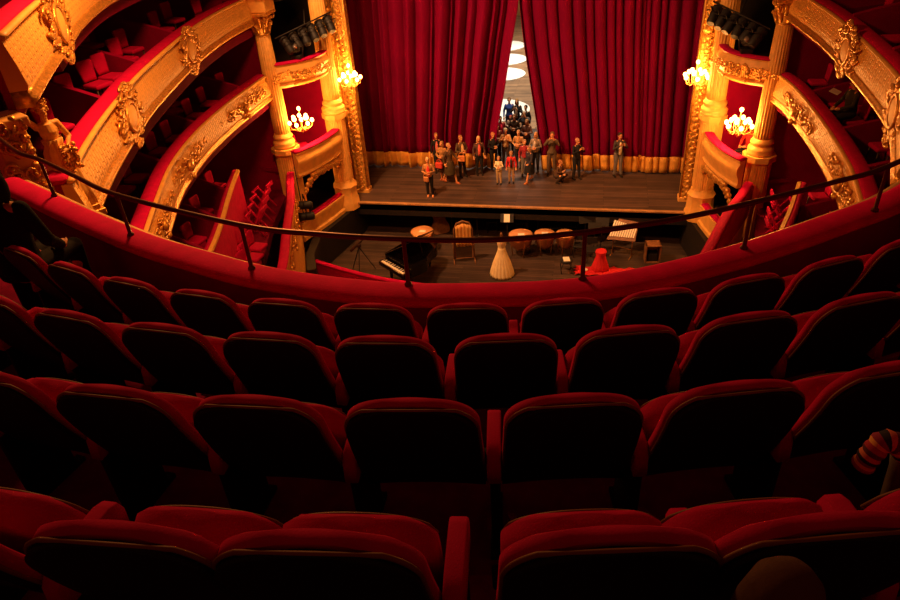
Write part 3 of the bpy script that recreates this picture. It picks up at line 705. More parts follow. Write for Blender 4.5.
def chairset(pts, z, s, where, ang, zb=.92):
    pts = sorted(pts, key=lambda p: -p[1])
    for i, (x, y) in enumerate(pts):
        a = ang+R_.uniform(-.12, .12)
        fx, fy = -math.sin(a), math.cos(a)       # facing direction
        put_chair(0, x+fx*.25, y+fy*.25, z, a, 'small red chair in the %s, %s from the stage' % (where, ORD(i)), 'chairs in the '+where)
LZ = lambda path, s, x, y, z: z+.02+.35*max(0, (abs(x)-abs(at_path(path, y)[0]))/3.3)
BAYS = {'middle left gallery': [16.1, 13.3, 10.8], 'lower left gallery': [19.3, 16.1, 13.4, 11.2], 'lower right gallery': [18.85, 16.1, 13.9, 11.9], 'upper right gallery': [16.8, 13.9]}
def tier_chairs(pts, path, z, s, where, ang):
    pts = sorted(pts, key=lambda p: -p[1])
    for i, (x, y) in enumerate(pts):
        px = at_path(path, y)[0]
        if abs(x) < abs(px)+.75: x = s*(abs(px)+.75)
        for q_ in BAYS.get(where, []):
            yl = q_+(.18 if s < 0 else .12)*(abs(x)-abs(px))
            if abs(y-yl) < .36: y = yl+(.38 if y > yl else -.38)
        a = ang+R_.uniform(-.15, .15); fx, fy = -math.sin(a), math.cos(a)
        put_chair(0, x+fx*.15, y+fy*.15, z+.02+.106*max(0, abs(x)-abs(px)), a, 'small red chair in the %s, %s from the stage' % (where, ORD(i)), 'chairs in the '+where)
aL = -math.radians(97); aR = math.radians(97)
tier_chairs([(-9.6, 15.3), (-8.15, 14.45), (-8.55, 15.3), (-9.0, 17.5), (-9.35, 18.7), (-7.5, 12.5), (-7.2, 11.3), (-6.5, 9.9), (-8.9, 14.0), (-7.6, 13.1), (-8.9, 19.6)], lc, FC, -1, 'middle left gallery', aL)
tier_chairs([(-10.2, 20.4), (-8.9, 19.8), (-9.74, 18.0), (-8.75, 18.4), (-9.35, 17.5), (-8.6, 17.3), (-8.2, 15.5), (-8.1, 14.6), (-9.1, 14.8), (-7.7, 12.9), (-7.6, 12.2), (-7.3, 10.7), (-6.8, 10.2), (-8.6, 12.6)], lb, FB, -1, 'lower left gallery', aL)
tier_chairs([(8.8, 20.3), (8.85, 18.3), (9.3, 17.9), (9.0, 15.5), (9.2, 14.95), (9.0, 13.4), (9.8, 18.6), (8.9, 12.6)], rb, FB, 1, 'lower right gallery', aR)
tier_chairs([(8.75, 17.2), (8.6, 15.5), (9.3, 16.1)], rc, FC, 1, 'upper right gallery', aR)
chairset([(-9.2, 18.2), (-8.7, 16.4), (-8.0, 14.7)], 2.15, -1, 'left side boxes below the lower gallery', aL)
chairset([(9.1, 18.6), (8.6, 16.5), (9.3, 17.6)], 2.15, 1, 'right side boxes below the lower gallery', aR)
for i, (x, y) in enumerate([(-8.05, 19.35), (-7.85, 18.75), (-7.65, 18.15), (-7.45, 17.55)]):
    put_chair(1, x, y, FA, aL+.15, 'red crossed-frame chair in the left pit-side box, %s from the stage' % ORD(i), 'folded chairs in the left pit-side box')
for i, (x, y) in enumerate([(8.2, 19.6), (8.1, 19.0), (7.9, 18.4), (7.75, 17.8)]):
    put_chair(1, x, y, FA, aR-.15, 'red crossed-frame chair in the right pit-side box, %s from the stage' % ORD(i), 'folded chairs in the right pit-side box')
for i, (x, y) in enumerate([(-6.75, 16.0), (-6.6, 15.4), (-6.45, 14.85), (-7.2, 15.9), (-7.0, 15.2)]):
    put_chair(0, x, y, FA, aL, 'red upholstered chair in the left pit-side box, %s from the stage' % ORD([0, 2, 4, 1, 3][i]), 'chairs in the left pit-side box')
put_chair(0, -7.6, 22.0, 2.08, -.9, 'red upholstered chair in the left stage box, behind its candelabrum', 'chairs in the stage boxes')
# ================================================================ CANDELABRA
def candelabrum(p, label, face, lampw):
    root = empty('candelabrum', p, 0, label, 'candelabrum', 'lit candelabra on the proscenium boxes')
    b = MB(); b.lathe([(.015, -.42), (.03, -.38), (.055, -.3), (.03, -.22), (.02, -.1), (.045, -.03), (.02, .05), (.015, .34), (.03, .36)], n=12)
    d = V(*face, 0).normalized(); b.tube([d*.75+V(0, 0, -.25), d*.45+V(0, 0, -.34), d*.2+V(0, 0, -.30), V(0, 0, -.25)], .022, 8)
    b.build('stem', M['brass'], root)
    n = 12
    for k in range(n):
        a = 2*PI*k/n; u = V(math.cos(a), math.sin(a), 0); r = .38 if k % 2 else .24; zz = -.02 if k % 2 else .12
        b = MB(); b.tube([V(0, 0, -.2), u*r*.5+V(0, 0, -.3), u*r*.9+V(0, 0, -.22), u*r+V(0, 0, zz-.1)], .012, 6); b.lathe([(.01, zz-.1), (.035, zz-.09), (.03, zz-.07)], u*r, 8); b.build('arm', M['brass'], root)
        b = MB(); b.ball(u*r+V(0, 0, zz), (.062, .062, .072), 10); b.build('lamp_globe', M['bulb'], root, 'glowing globe')
    b = MB(); b.ball((0, 0, .42), (.06, .06, .07), 10); b.build('lamp_globe', M['bulb'], root, 'glowing globe')
    point('candelabrum_light', (p[0]-d.x*.2, p[1]-d.y*.2, p[2]-.02), .28, lampw, (1, .38, .08))
candelabrum((-5.83, 23.15, 4.6), 'lit brass candelabrum with glowing globes at the left edge of the curtain', (-.4, .9), 430)
candelabrum((5.83, 23.15, 4.6), 'lit brass candelabrum with glowing globes at the right edge of the curtain', (.4, .9), 430)
candelabrum((-6.92, 20.85, 3.82), 'lit brass candelabrum in front of the left audience-side column', (-.9, .1), 430)
candelabrum((6.92, 20.85, 3.82), 'lit brass candelabrum in front of the right audience-side column', (.9, .1), 430)
# ================================================================ SPOTLIGHTS
def make_spot(L=.42, r=.11):
    root = empty('stage_spotlight', (0, 0, 0), 0, 'black stage spotlight', 'spotlight')
    b = MB(); mt = Matrix.Rotation(PI/2, 4, 'X')
    b.lathe([(r*.75, -L/2), (r, -L/2+.05), (r, L/2-.06), (r*1.1, L/2-.05), (r*1.1, L/2), (r*.95, L/2), (r*.92, L/2-.03)], n=16, mt=mt)
    b.build('housing', M['black'], root, autos=True)
    b = MB(); b.lathe([(r*.92, L/2-.04), (.01, L/2-.03)], n=16, mt=mt); b.build('lens', M['glass'], root, 'glass lens')
    b = MB(); b.tube([(-r*1.15, 0, 0), (-r*1.15, 0, .2), (r*1.15, 0, .2), (r*1.15, 0, 0)], .012, 6); b.tube([(0, 0, .2), (0, 0, .32)], .02, 6); b.build('yoke', M['black'], root)
    return root
sp = make_spot(); su = [0]
def put_spot(p, rot, label, group):
    o = sp if not su[0] else copy_tree(sp); su[0] = 1; o.location = p; o.rotation_euler = rot; o['label'] = label; o['group'] = group; o.scale = (1.3,)*3
for s in (-1, 1):
    sd = 'left' if s < 0 else 'right'
    bar = empty('lighting_bar', (s*6.75, 21.9, 6.9), 0, 'black lighting bar in the upper opening of the %s stage box' % sd, 'lighting bar')
    b = MB(); b.tube([(s*7.3, 20.9, 6.45), (s*5.95, 22.55, 6.9)], .025, 8); loc(b.build('bar', M['black'], bar), bar)
    b = MB(); b.tube([(s*6.6, 21.75, 6.68), (s*6.9, 22.6, 7.0)], .02, 8); loc(b.build('brace', M['black'], bar), bar)
    for i in range(6):
        t = i/5; x = 7.05-1.05*t; y = 21.2+1.2*t; z = 6.15+.38*t
        put_spot((s*x, y, z), (-.75, 0, s*(.9-.5*t)+PI if False else PI+s*(-.9+.3*t)+R_.uniform(-.15, .15)), 'black spotlight on the %s stage box, %s from the audience side' % (sd, ORD(i)), 'spotlights on the %s stage box' % sd)
    # moving head lamp
    mh = empty('moving_head_lamp', (s*6.86, 21.35, 5.73), 0, 'round black moving-head lamp resting on the upper front of the %s stage box' % sd, 'lamp')
    b = MB(); b.box((0, 0, .06), (.34, .3, .12), bev=.02); b.build('base', M['black'], mh)
    b = MB(); b.ball((0, -.03, .34), (.2, .22, .18), 16); b.build('head', M['black'], mh)
    b = MB(); b.tube([(-.2, 0, .42), (-.23, 0, .34), (-.2, 0, .1), (.2, 0, .1), (.23, 0, .34), (.2, 0, .42)], .03, 8); b.build('yoke', M['black'], mh)
    b = MB(); b.lathe([(.1, 0), (.01, .02)], n=16, mt=Matrix.Translation((-s*.05, -.2, .42)) @ Matrix.Rotation(math.radians(50), 4, 'X')); b.build('lens', M['glass'], mh, 'bright glass lens')
for i, (x, y, z) in enumerate([(-6.98, 20.05, 1.1), (-6.93, 19.95, .72)]):
    put_spot((x, y, z), (0, 0, -1.35+.1*i), 'black cylindrical lamp clamped beside the left pit-side box, %s' % ('upper of the two' if i == 0 else 'lower of the two'), 'clamped lamps beside the left pit-side box')
b = MB(); b.tube([(-7.12, 20.12, .5), (-7.12, 20.12, 2.5)], .02, 8); o = b.build('lamp_pole', M['black']); tag(o, 'black pole carrying the two cylindrical lamps by the left stage box', 'pole')
put_spot((7.0, 20.1, .85), (0, 0, 1.35), 'black cylindrical lamp clamped beside the right stage box', 'clamped lamp beside the right stage box')
# ================================================================ ORCHESTRA PIT
PZ = -1.5
def timpano(x, y, r, label):
    root = empty('timpani', (x, y, PZ), R_.uniform(0, 1), label, 'kettledrum', 'kettledrums in the pit')
    b = MB(); b.lathe([(.06, .2), (r*.55, .27), (r*.9, .45), (r, .68), (r, .80)], n=28); b.build('kettle', M['copper'], root, 'copper kettle')
    b = MB(); b.lathe([(r*.99, .80), (r*.99, .822), (.01, .826)], n=32); b.build('drum_head', M['skinhead'], root, 'tan drum head')
    b = MB(); b.torus((0, 0, .81), r*1.02, .018, 32, 6)
    for k in range(6):
        a = PI/3*k; b.tube([(r*1.04*math.cos(a), r*1.04*math.sin(a), .82), (r*1.02*math.cos(a), r*1.02*math.sin(a), .62)], .012, 6)
    b.build('rim', M['brass'], root)
    for k in range(4):
        a = PI/2*k+.4; b = MB(); b.tube([(r*.95*math.cos(a), r*.95*math.sin(a), .66), (r*.8*math.cos(a), r*.8*math.sin(a), .3), (r*.7*math.cos(a), r*.7*math.sin(a), 0)], .02, 6); b.build('leg', M['brass'], root)
def paper(x, y, z, rz, label, tilt=0, sz=(.22, .3)):
    b = MB(); b.box((0, 0, 0), (sz[0], sz[1], .004)); o = b.build('sheet_of_paper', M['paper']); o.location = (x, y, z); o.rotation_euler = (tilt, 0, rz); tag(o, label, 'paper', 'white papers in the pit')
for x, y, r, nm in ((-3.34, 21.8, .42, 'alone left of the mirror, behind the piano'), (.33, 21.85, .43, 'largest and leftmost of the three beside the dress form'), (1.18, 22.0, .36, 'middle of the three in a row'), (1.92, 22.05, .34, 'rightmost of the three in a row')):
    timpano(x, y, r, 'copper kettledrum with tan head, %s' % nm)
    paper(x+.02, y-.02, PZ+.834, R_.uniform(-.4, .4), 'white paper on the kettledrum %s' % nm, sz=(.24, .17))
# grand piano
root = empty('grand_piano', (-3.2, 19.75, PZ), math.radians(-38), 'black grand piano with raised lid at the left of the pit', 'piano')
out = cat_rom([(-.74, -.62), (-.74, .1), (-.74, .75), (-.55, 1.12), (-.15, 1.2), (.15, .98), (.30, .6), (.5, .25), (.74, .02), (.74, -.62)], 5)
b = MB(); b.prism(out, .62, .98); b.build('case', M['piano'], root, autos=True)
b = MB(); b.box((0, -.78, .76), (1.42, .32, .14), bev=.01); b.build('keybed', M['piano'], root, autos=True)
b = MB(); b.box((0, -.80, .845), (1.24, .2, .03)); k_ = b.build('keyboard', M['paper'], root, 'white keys')
b = MB()
for k in range(36): 
    if k % 7 not in (2, 6): b.box((-.6+k*.0343+.017, -.76, .866), (.014, .12, .02))
b.build('black_keys', M['black'], k_, 'black keys')
b = MB(); b.prism(out, 0, .022, Matrix.Translation((-.74, 0, .99)) @ Matrix.Rotation(math.radians(-36), 4, 'Y') @ Matrix.Translation((.74, 0, 0))); b.build('lid', M['piano'], root, 'raised lid', autos=True)
b = MB(); b.tube([(.55, .1, .95), (.35, .1, 1.65)], .012, 6); b.build('lid_prop', M['piano'], root)
b = MB(); b.box((0, -.42, 1.12), (.7, .02, .24), Matrix.Rotation(-.3, 4, 'X')); b.build('music_desk', M['piano'], root)
for p in ((-.6, -.55), (.6, -.55), (-.3, .95)):
    b = MB(); b.lathe([(.04, 0), (.035, .05), (.06, .12), (.05, .4), (.075, .62)], (p[0], p[1], 0), 10); b.build('leg', M['piano'], root)
# dress form in an ivory gown
def dress_form(x, y, label, m, sc_=1, cat='dress form', rz=0, wide=.42, H0=.0):
    root = empty('dress_form', (x, y, PZ), rz, label, cat, scale=sc_)
    pl = lambda n, d: (lambda t: 1+d*math.sin(n*t))
    b = MB(); b.lathe([(wide, .02), (wide*.97, .1), (wide*.72, .5), (wide*.42, .85), (.125, 1.02), (.13, 1.06)], n=72, rf=pl(18, .05)); b.build('skirt', m, root)
    b = MB(); b.lathe([(.12, 1.03), (.115, 1.08), (.15, 1.22), (.165, 1.32), (.15, 1.38), (.17, 1.42), (.10, 1.47), (.06, 1.5)], n=24, rf=lambda t: 1-.18*abs(math.sin(t))); 
    b.ball((-.17, 0, 1.38), (.07, .07, .09), 8); b.ball((.17, 0, 1.38), (.07, .07, .09), 8); b.build('bodice', m, root)
    b = MB(); b.lathe([(.05, 1.48), (.045, 1.58), (.05, 1.6), (.02, 1.66)], n=12); b.build('neck_block', M['wood'], root, 'wooden neck block')
    return root
dress_form(-.16, 20.35, 'ivory ball gown on a dress form near the middle of the pit', M['ivory'])
# red dress on stand + red cloth
rd = empty('dress_form', (3.2, 20.95, PZ), 0, 'red strapless dress on a low stand at the right of the pit', 'dress form', scale=.78)
b = MB(); b.lathe([(.42, .02), (.34, .3), (.24, .62), (.2, .78), (.24, .95), (.235, 1.0), (.2, 1.0)], n=48, rf=lambda t: 1+.04*math.sin(14*t)); b.build('dress', M['redcloth'], rd)
b = MB(); 
g = [[b.bm.verts.new((2.35+2.0*i/16+.06*math.sin(j*2.1), 20.5+.55*j/8+.05*math.sin(i*1.3), PZ+.03+.05*abs(math.sin(i*1.7+j)))) for i in range(17)] for j in range(9)]
for j in range(8):
    for i in range(16): b.face([g[j][i], g[j][i+1], g[j+1][i+1], g[j+1][i]])
o = b.build('red_cloth', M['redcloth']); md = o.modifiers.new('t', 'SOLIDIFY'); md.thickness = .02; tag(o, 'bright red cloth spread on the pit floor around the red dress', 'cloth')
o = MB().lathe([(.08, 0), (.1, .03), (.07, .05), (.01, .055)], n=14).build('small_dish', M['paper']); o.location = (2.7, 20.75, PZ+.1); tag(o, 'small pale dish lying on the red cloth', 'dish')
# cheval mirror with gold cloth
root = empty('cheval_mirror', (-1.65, 21.15, PZ), .25, 'tall wooden cheval mirror with gold cloth over its top', 'mirror', scale=.9)
b = MB(); arc_ = [(-.36, .15), (-.36, 1.45), (-.25, 1.72), (0, 1.82), (.25, 1.72), (.36, 1.45), (.36, .15), (-.36, .15)]
b.tube([(x, 0, z) for x, z in arc_], .035, 8); b.build('frame', M['wood'], root)
b = MB(); b.prism([(-.34, .17), (.34, .17), (.34, 1.45), (.24, 1.7), (0, 1.79), (-.24, 1.7), (-.34, 1.45)], -.01, .01, Matrix.Rotation(PI/2, 4, 'X')); b.build('glass', M['mirror'], root, 'mirror glass')
b = MB(); g = [[b.bm.verts.new((-.30+.60*i/14, -.06-.03*math.sin(i*1.9), .72+1.0*j/6-.1*abs(i-7)/7*(j/6))) for i in range(15)] for j in range(7)]
for j in range(6):
    for i in range(14): b.face([g[j][i], g[j][i+1], g[j+1][i+1], g[j+1][i]])
c_ = b.build('draped_cloth', M['goldcloth'], root, 'gold cloth hanging over the glass'); c_.modifiers.new('t', 'SOLIDIFY').thickness = .02
b = MB()
for s in (-1, 1): b.tube([(s*.42, -.3, .02), (s*.42, 0, .12), (s*.42, .3, .02)], .025, 6); b.tube([(s*.42, 0, .1), (s*.42, 0, 1.1)], .022, 6); b.tube([(s*.42, 0, 1.0), (s*.35, 0, 1.0)], .02, 6)
b.build('stand', M['wood'], root)
# harp-like leaning instrument
root = empty('double_bass', (-2.95, 23.2, PZ), .5, 'brown double bass leaning in the dark at the back of the pit', 'double bass')
sh = cat_rom([(0, 0), (.3, .05), (.34, .3), (.22, .55), (.26, .8), (.12, 1.02), (0, 1.06), (-.12, 1.02), (-.26, .8), (-.22, .55), (-.34, .3), (-.3, .05), (0, 0)], 4)[:-1]
rotb = Matrix.Rotation(PI/2-.25, 4, 'X')
b = MB(); b.prism(sh, -.1, .1, rotb, True); b.build('body', M['wood'], root, autos=True)
b = MB(); p0 = rotb @ V(0, 1.0, -.08); p1 = rotb @ V(0, 1.75, -.08); b.tube([p0, p1], [.035, .025], 8); b.ball(p1, (.05, .05, .07), 8); b.build('neck', M['darkwood'], root)
# tilted percussion instrument
root = empty('tubular_percussion', (3.95, 22.1, PZ), -.35, 'tilted percussion instrument with pale bars on a stand, right of the pit', 'percussion instrument')
rt = Matrix.Translation((0, 0, .98)) @ Matrix.Rotation(.75, 4, 'X')
b = MB(); b.prism([(-.5, -.42), (.5, -.3), (.42, .42), (-.3, .42)], -.03, .0, rt); b.build('tray', M['wood'], root, autos=True)
b = MB()
for k in range(11):
    x = -.4+k*.08; b.box(rt @ V(x, .02, .02), (.055, .62-.02*k, .02), Matrix.Rotation(.75, 4, 'X'))
b.build('sound_bars', M['paper'], root, 'pale sound bars')
b = MB(); b.tube([(-.35, 0, .9), (-.35, 0, .03)], .02, 6); b.tube([(.35, 0, .9), (.35, 0, .03)], .02, 6); b.tube([(-.35, -.25, .02), (-.35, .25, .02)], .02, 6); b.tube([(.35, -.25, .02), (.35, .25, .02)], .02, 6); b.tube([(-.35, 0, .3), (.35, 0, .3)], .015, 6); b.build('stand', M['brass'], root)
# open wooden box
root = empty('wooden_box', (4.98, 21.8, PZ), .1, 'small open-fronted wooden box on the pit floor at far right', 'box')
b = MB(); 
for c, d in (((-.24, 0, .35), (.04, .4, .7)), ((.24, 0, .35), (.04, .4, .7)), ((0, 0, .68), (.52, .44, .04)), ((0, 0, .02), (.48, .4, .04)), ((0, .18, .35), (.48, .03, .66))): b.box(c, d, bev=.005)
b.build('carcass', M['wood'], root, autos=True)
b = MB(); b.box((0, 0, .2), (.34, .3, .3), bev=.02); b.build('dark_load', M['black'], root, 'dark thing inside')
# stool with paper
root = empty('stool', (2.04, 20.75, PZ), .2, 'small black stool with a white paper on it, left of the red dress', 'stool')
b = MB(); b.lathe([(.2, .42), (.22, .44), (.22, .48), (.19, .5), (.01, .505)], n=20); b.build('seat', M['black'], root)
for k in range(4):
    a = PI/2*k+.7; b = MB(); b.tube([(.12*math.cos(a), .12*math.sin(a), .43), (.27*math.cos(a), .27*math.sin(a), .2), (.22*math.cos(a), .22*math.sin(a), 0)], .016, 6); b.build('leg', M['black'], root)
paper(2.04, 20.75, PZ+.51, .2, 'white paper lying on the small black stool')
# camera tripod
root = empty('telescope_on_tripod', (-5.2, 20.0, PZ), .6, 'dark telescope-like device on a tripod at the left of the pit', 'tripod')
for k in range(3):
    a = 2*PI*k/3; b = MB(); b.tube([(0, 0, 1.05), (.5*math.cos(a), .5*math.sin(a), 0)], [.022, .014], 6); b.build('leg', M['black'], root)
b = MB(); b.box((0, 0, 1.12), (.14, .14, .12), bev=.02); b.tube([(-.35, -.1, 1.02), (.2, .08, 1.3), (.3, .12, 1.36)], [.05, .06, .085], 10); b.build('head', M['darkwood'], root)
# music stands and dark chairs at the back of the pit
def make_stand():
    root = empty('music_stand', (0, 0, 0), 0, 'black music stand', 'music stand')
    b = MB(); b.box((0, 0, 1.1), (.48, .02, .32), Matrix.Rotation(-.6, 4, 'X')); b.build('desk', M['black'], root)
    b = MB(); b.tube([(0, 0, 0.05), (0, 0, 1.05)], .014, 6)
    b.build('pole', M['black'], root)
    for k in range(3):
        a = 2*PI*k/3; b = MB(); b.tube([(0, 0, .18), (.26*math.cos(a), .26*math.sin(a), 0)], .01, 6); b.build('leg', M['black'], root)
    return root
ms = make_stand(); first_ = True
for i, (x, y, pp_) in enumerate([(-2.45, 23.0, 1), (-1.45, 22.9, 1), (-.25, 22.55, 1), (.45, 22.95, 1), (.85, 22.95, 1), (2.6, 22.7, 0), (3.2, 22.5, 0), (2.95, 22.1, 0)]):
    o = ms if first_ else copy_tree(ms); first_ = False
    place(o, (x, y, PZ), R_.uniform(-.3, .3), 'black music stand at the dark back of the pit, %s from the left' % ORD(i), 'music stands in the pit')
    if pp_: paper(x, y-.04, PZ+1.12, o.rotation_euler.z, 'white sheet on the music stand that is %s from the left' % ORD(i), tilt=.97)
def make_orch_chair():
    root = empty('orchestra_chair', (0, 0, 0), 0, 'black chair', 'chair')
    b = MB(); b.box((0, 0, .45), (.42, .4, .05), bev=.02); b.build('seat', M['black'], root)
    b = MB(); b.box((0, .2, .72), (.4, .03, .24), Matrix.Rotation(-.12, 4, 'X'), bev=.01); b.build('backrest', M['black'], root)
    for sx in (-1, 1):
        b = MB(); b.tube([(sx*.19, -.18, 0), (sx*.18, -.17, .44)], .012, 6); b.build('leg', M['black'], root)
        b = MB(); b.tube([(sx*.19, .22, 0), (sx*.19, .17, .44), (sx*.19, .22, .84)], .012, 6); b.build('leg', M['black'], root)
    return root
oc = make_orch_chair(); first_ = True
for i, (x, y) in enumerate([(-2.2, 23.8), (-1.0, 23.6), (-.35, 24.0), (.1, 23.6), (1.5, 23.3), (2.1, 23.5), (2.45, 21.9), (2.9, 21.6), (3.3, 23.5)]):
    o = oc if first_ else copy_tree(oc); first_ = False
    place(o, (x, y, PZ), R_.uniform(-.5, .5), 'black orchestra chair at the dark back of the pit, %s from the left' % ORD(i), 'black chairs in the pit')
# pit rail
pr = empty('pit_rail', (-5.5, 18.4, PZ), 0, 'red padded pit rail running from the left box towards the middle', 'rail')
pth = [(-6.9, 19.2), (-6.2, 18.9), (-5.0, 18.45), (-3.6, 18.05), (-2, 17.8)]
b = MB(); b.sweep(cat_rom(pth, 5), [(.09*math.cos(t), -.52+.05*math.sin(t)) for t in [2*PI*k/10 for k in range(10)]]); loc(b.build('cushion', M['velvet'], pr), pr)
b = MB(); b.sweep(cat_rom(pth, 5), [(-.05, -1.3), (-.05, -.52), (.05, -.52), (.05, -1.3)]); loc(b.build('panel', M['velvet'], pr, autos=True), pr)
# ================================================================ PEOPLE
def remesh(mb, name, vox, smooth=2):
    me = bpy.data.meshes.new('tmp'); mb.bm.to_mesh(me); mb.bm.free(); o = bpy.data.objects.new('tmp', me); col.objects.link(o)
    md = o.modifiers.new('r', 'REMESH'); md.mode = 'VOXEL'; md.voxel_size = vox; md.use_smooth_shade = True
    if smooth: m2 = o.modifiers.new('s', 'SMOOTH'); m2.iterations = smooth; m2.factor = .5
    dg = bpy.context.evaluated_depsgraph_get(); r = bpy.data.meshes.new_from_object(o.evaluated_get(dg)); r.name = name
    bpy.data.objects.remove(o); bpy.data.meshes.remove(me)
    for p in r.polygons: p.use_smooth = True
    r.materials.clear(); r.materials.append(None)
    return r
def limb(b, pts, rs, n=10):
    b.tube(pts, rs, n)
    for p, r in zip(pts, rs): b.ball(p, r*.99, 10)
POSE = {
 # shoulder-relative: (elbow, wrist, hand tip) for L(-x) and R(+x); legs (knee, ankle) ; figures face -y
 'stand': dict(l=((-.24, .02, 1.13), (-.25, -.08, .90), (-.25, -.12, .80)), r=((.24, .02, 1.13), (.25, -.08, .90), (.25, -.12, .80)), lk=((-.10, -.02, .5), (-.11, .0, .08)), rk=((.10, -.02, .5), (.11, .0, .08))),
 'photo': dict(l=((-.27, -.18, 1.30), (-.09, -.30, 1.54), (-.05, -.31, 1.62)), r=((.27, -.18, 1.30), (.09, -.30, 1.54), (.05, -.31, 1.62)), lk=((-.11, -.03, .5), (-.13, .0, .08)), rk=((.11, -.02, .5), (.13, -.05, .08))),
 'clap': dict(l=((-.26, -.12, 1.18), (-.10, -.34, 1.36), (-.04, -.38, 1.45)), r=((.26, -.12, 1.18), (.08, -.34, 1.34), (.03, -.38, 1.43)), lk=((-.10, -.02, .5), (-.12, .02, .08)), rk=((.10, -.03, .5), (.12, -.06, .08))),
 'folded': dict(l=((-.25, -.03, 1.15), (-.06, -.24, 1.10), (.04, -.25, 1.10)), r=((.25, -.03, 1.15), (.07, -.23, 1.16), (-.02, -.25, 1.18)), lk=((-.09, -.03, .5), (-.09, .0, .08)), rk=((.10, -.02, .5), (.12, -.04, .08))),
 'walk': dict(l=((-.25, .10, 1.15), (-.24, .06, .92), (-.24, .0, .83)), r=((.25, -.10, 1.15), (.24, -.28, 1.02), (.23, -.36, 1.0)), lk=((-.10, .08, .52), (-.10, .30, .14)), rk=((.10, -.16, .5), (.10, -.26, .08))),
 'sit': dict(l=((-.24, -.10, .33), (-.12, -.32, .22), (-.07, -.39, .18)), r=((.24, -.10, .33), (.12, -.32, .24), (.05, -.39, .22)), lk=((-.13, -.46, .02), (-.13, -.44, -.38)), rk=((.13, -.46, .02), (.14, -.46, -.38))),
 'rest': dict(l=((-.27, .02, .32), (-.22, -.18, .17), (-.18, -.25, .15)), r=((.27, .02, .32), (.22, -.18, .17), (.18, -.25, .15)), lk=((-.13, -.46, .02), (-.13, -.44, -.38)), rk=((.13, -.46, .02), (.14, -.46, -.38))),
 'crouch': dict(l=((-.26, -.15, .62), (-.12, -.34, .62), (-.06, -.38, .66)), r=((.26, -.15, .62), (.12, -.34, .62), (.06, -.38, .66)), lk=((-.16, -.38, .44), (-.14, -.06, .08)), rk=((.16, -.40, .40), (.14, -.08, .08))),
}
def hand(b, w, tip, s):
    d = (tip-w).normalized(); u = V(0, 0, 1).cross(d); u = u.normalized() if u.length > .1 else V(1, 0, 0); n = d.cross(u)
    b.tube([w, w+d*.05, w+d*.09], [.028, .04, .038], 8); b.ball(w+d*.06, (.04, .04, .04), 8)
    for k, ln in enumerate((.062, .075, .07, .055)):
        o = u*((k-1.5)*.021); base = w+d*.085+o; b.tube([base, base+d*ln*.5+o*.15+n*.006, base+d*ln+o*.2+n*.022], [.0105, .010, .008], 6)
    b.tube([w+d*.03+u*s*.03, w+d*.055+u*s*.062, w+d*.09+u*s*.07], [.012, .012, .009], 6)
_pc = {}
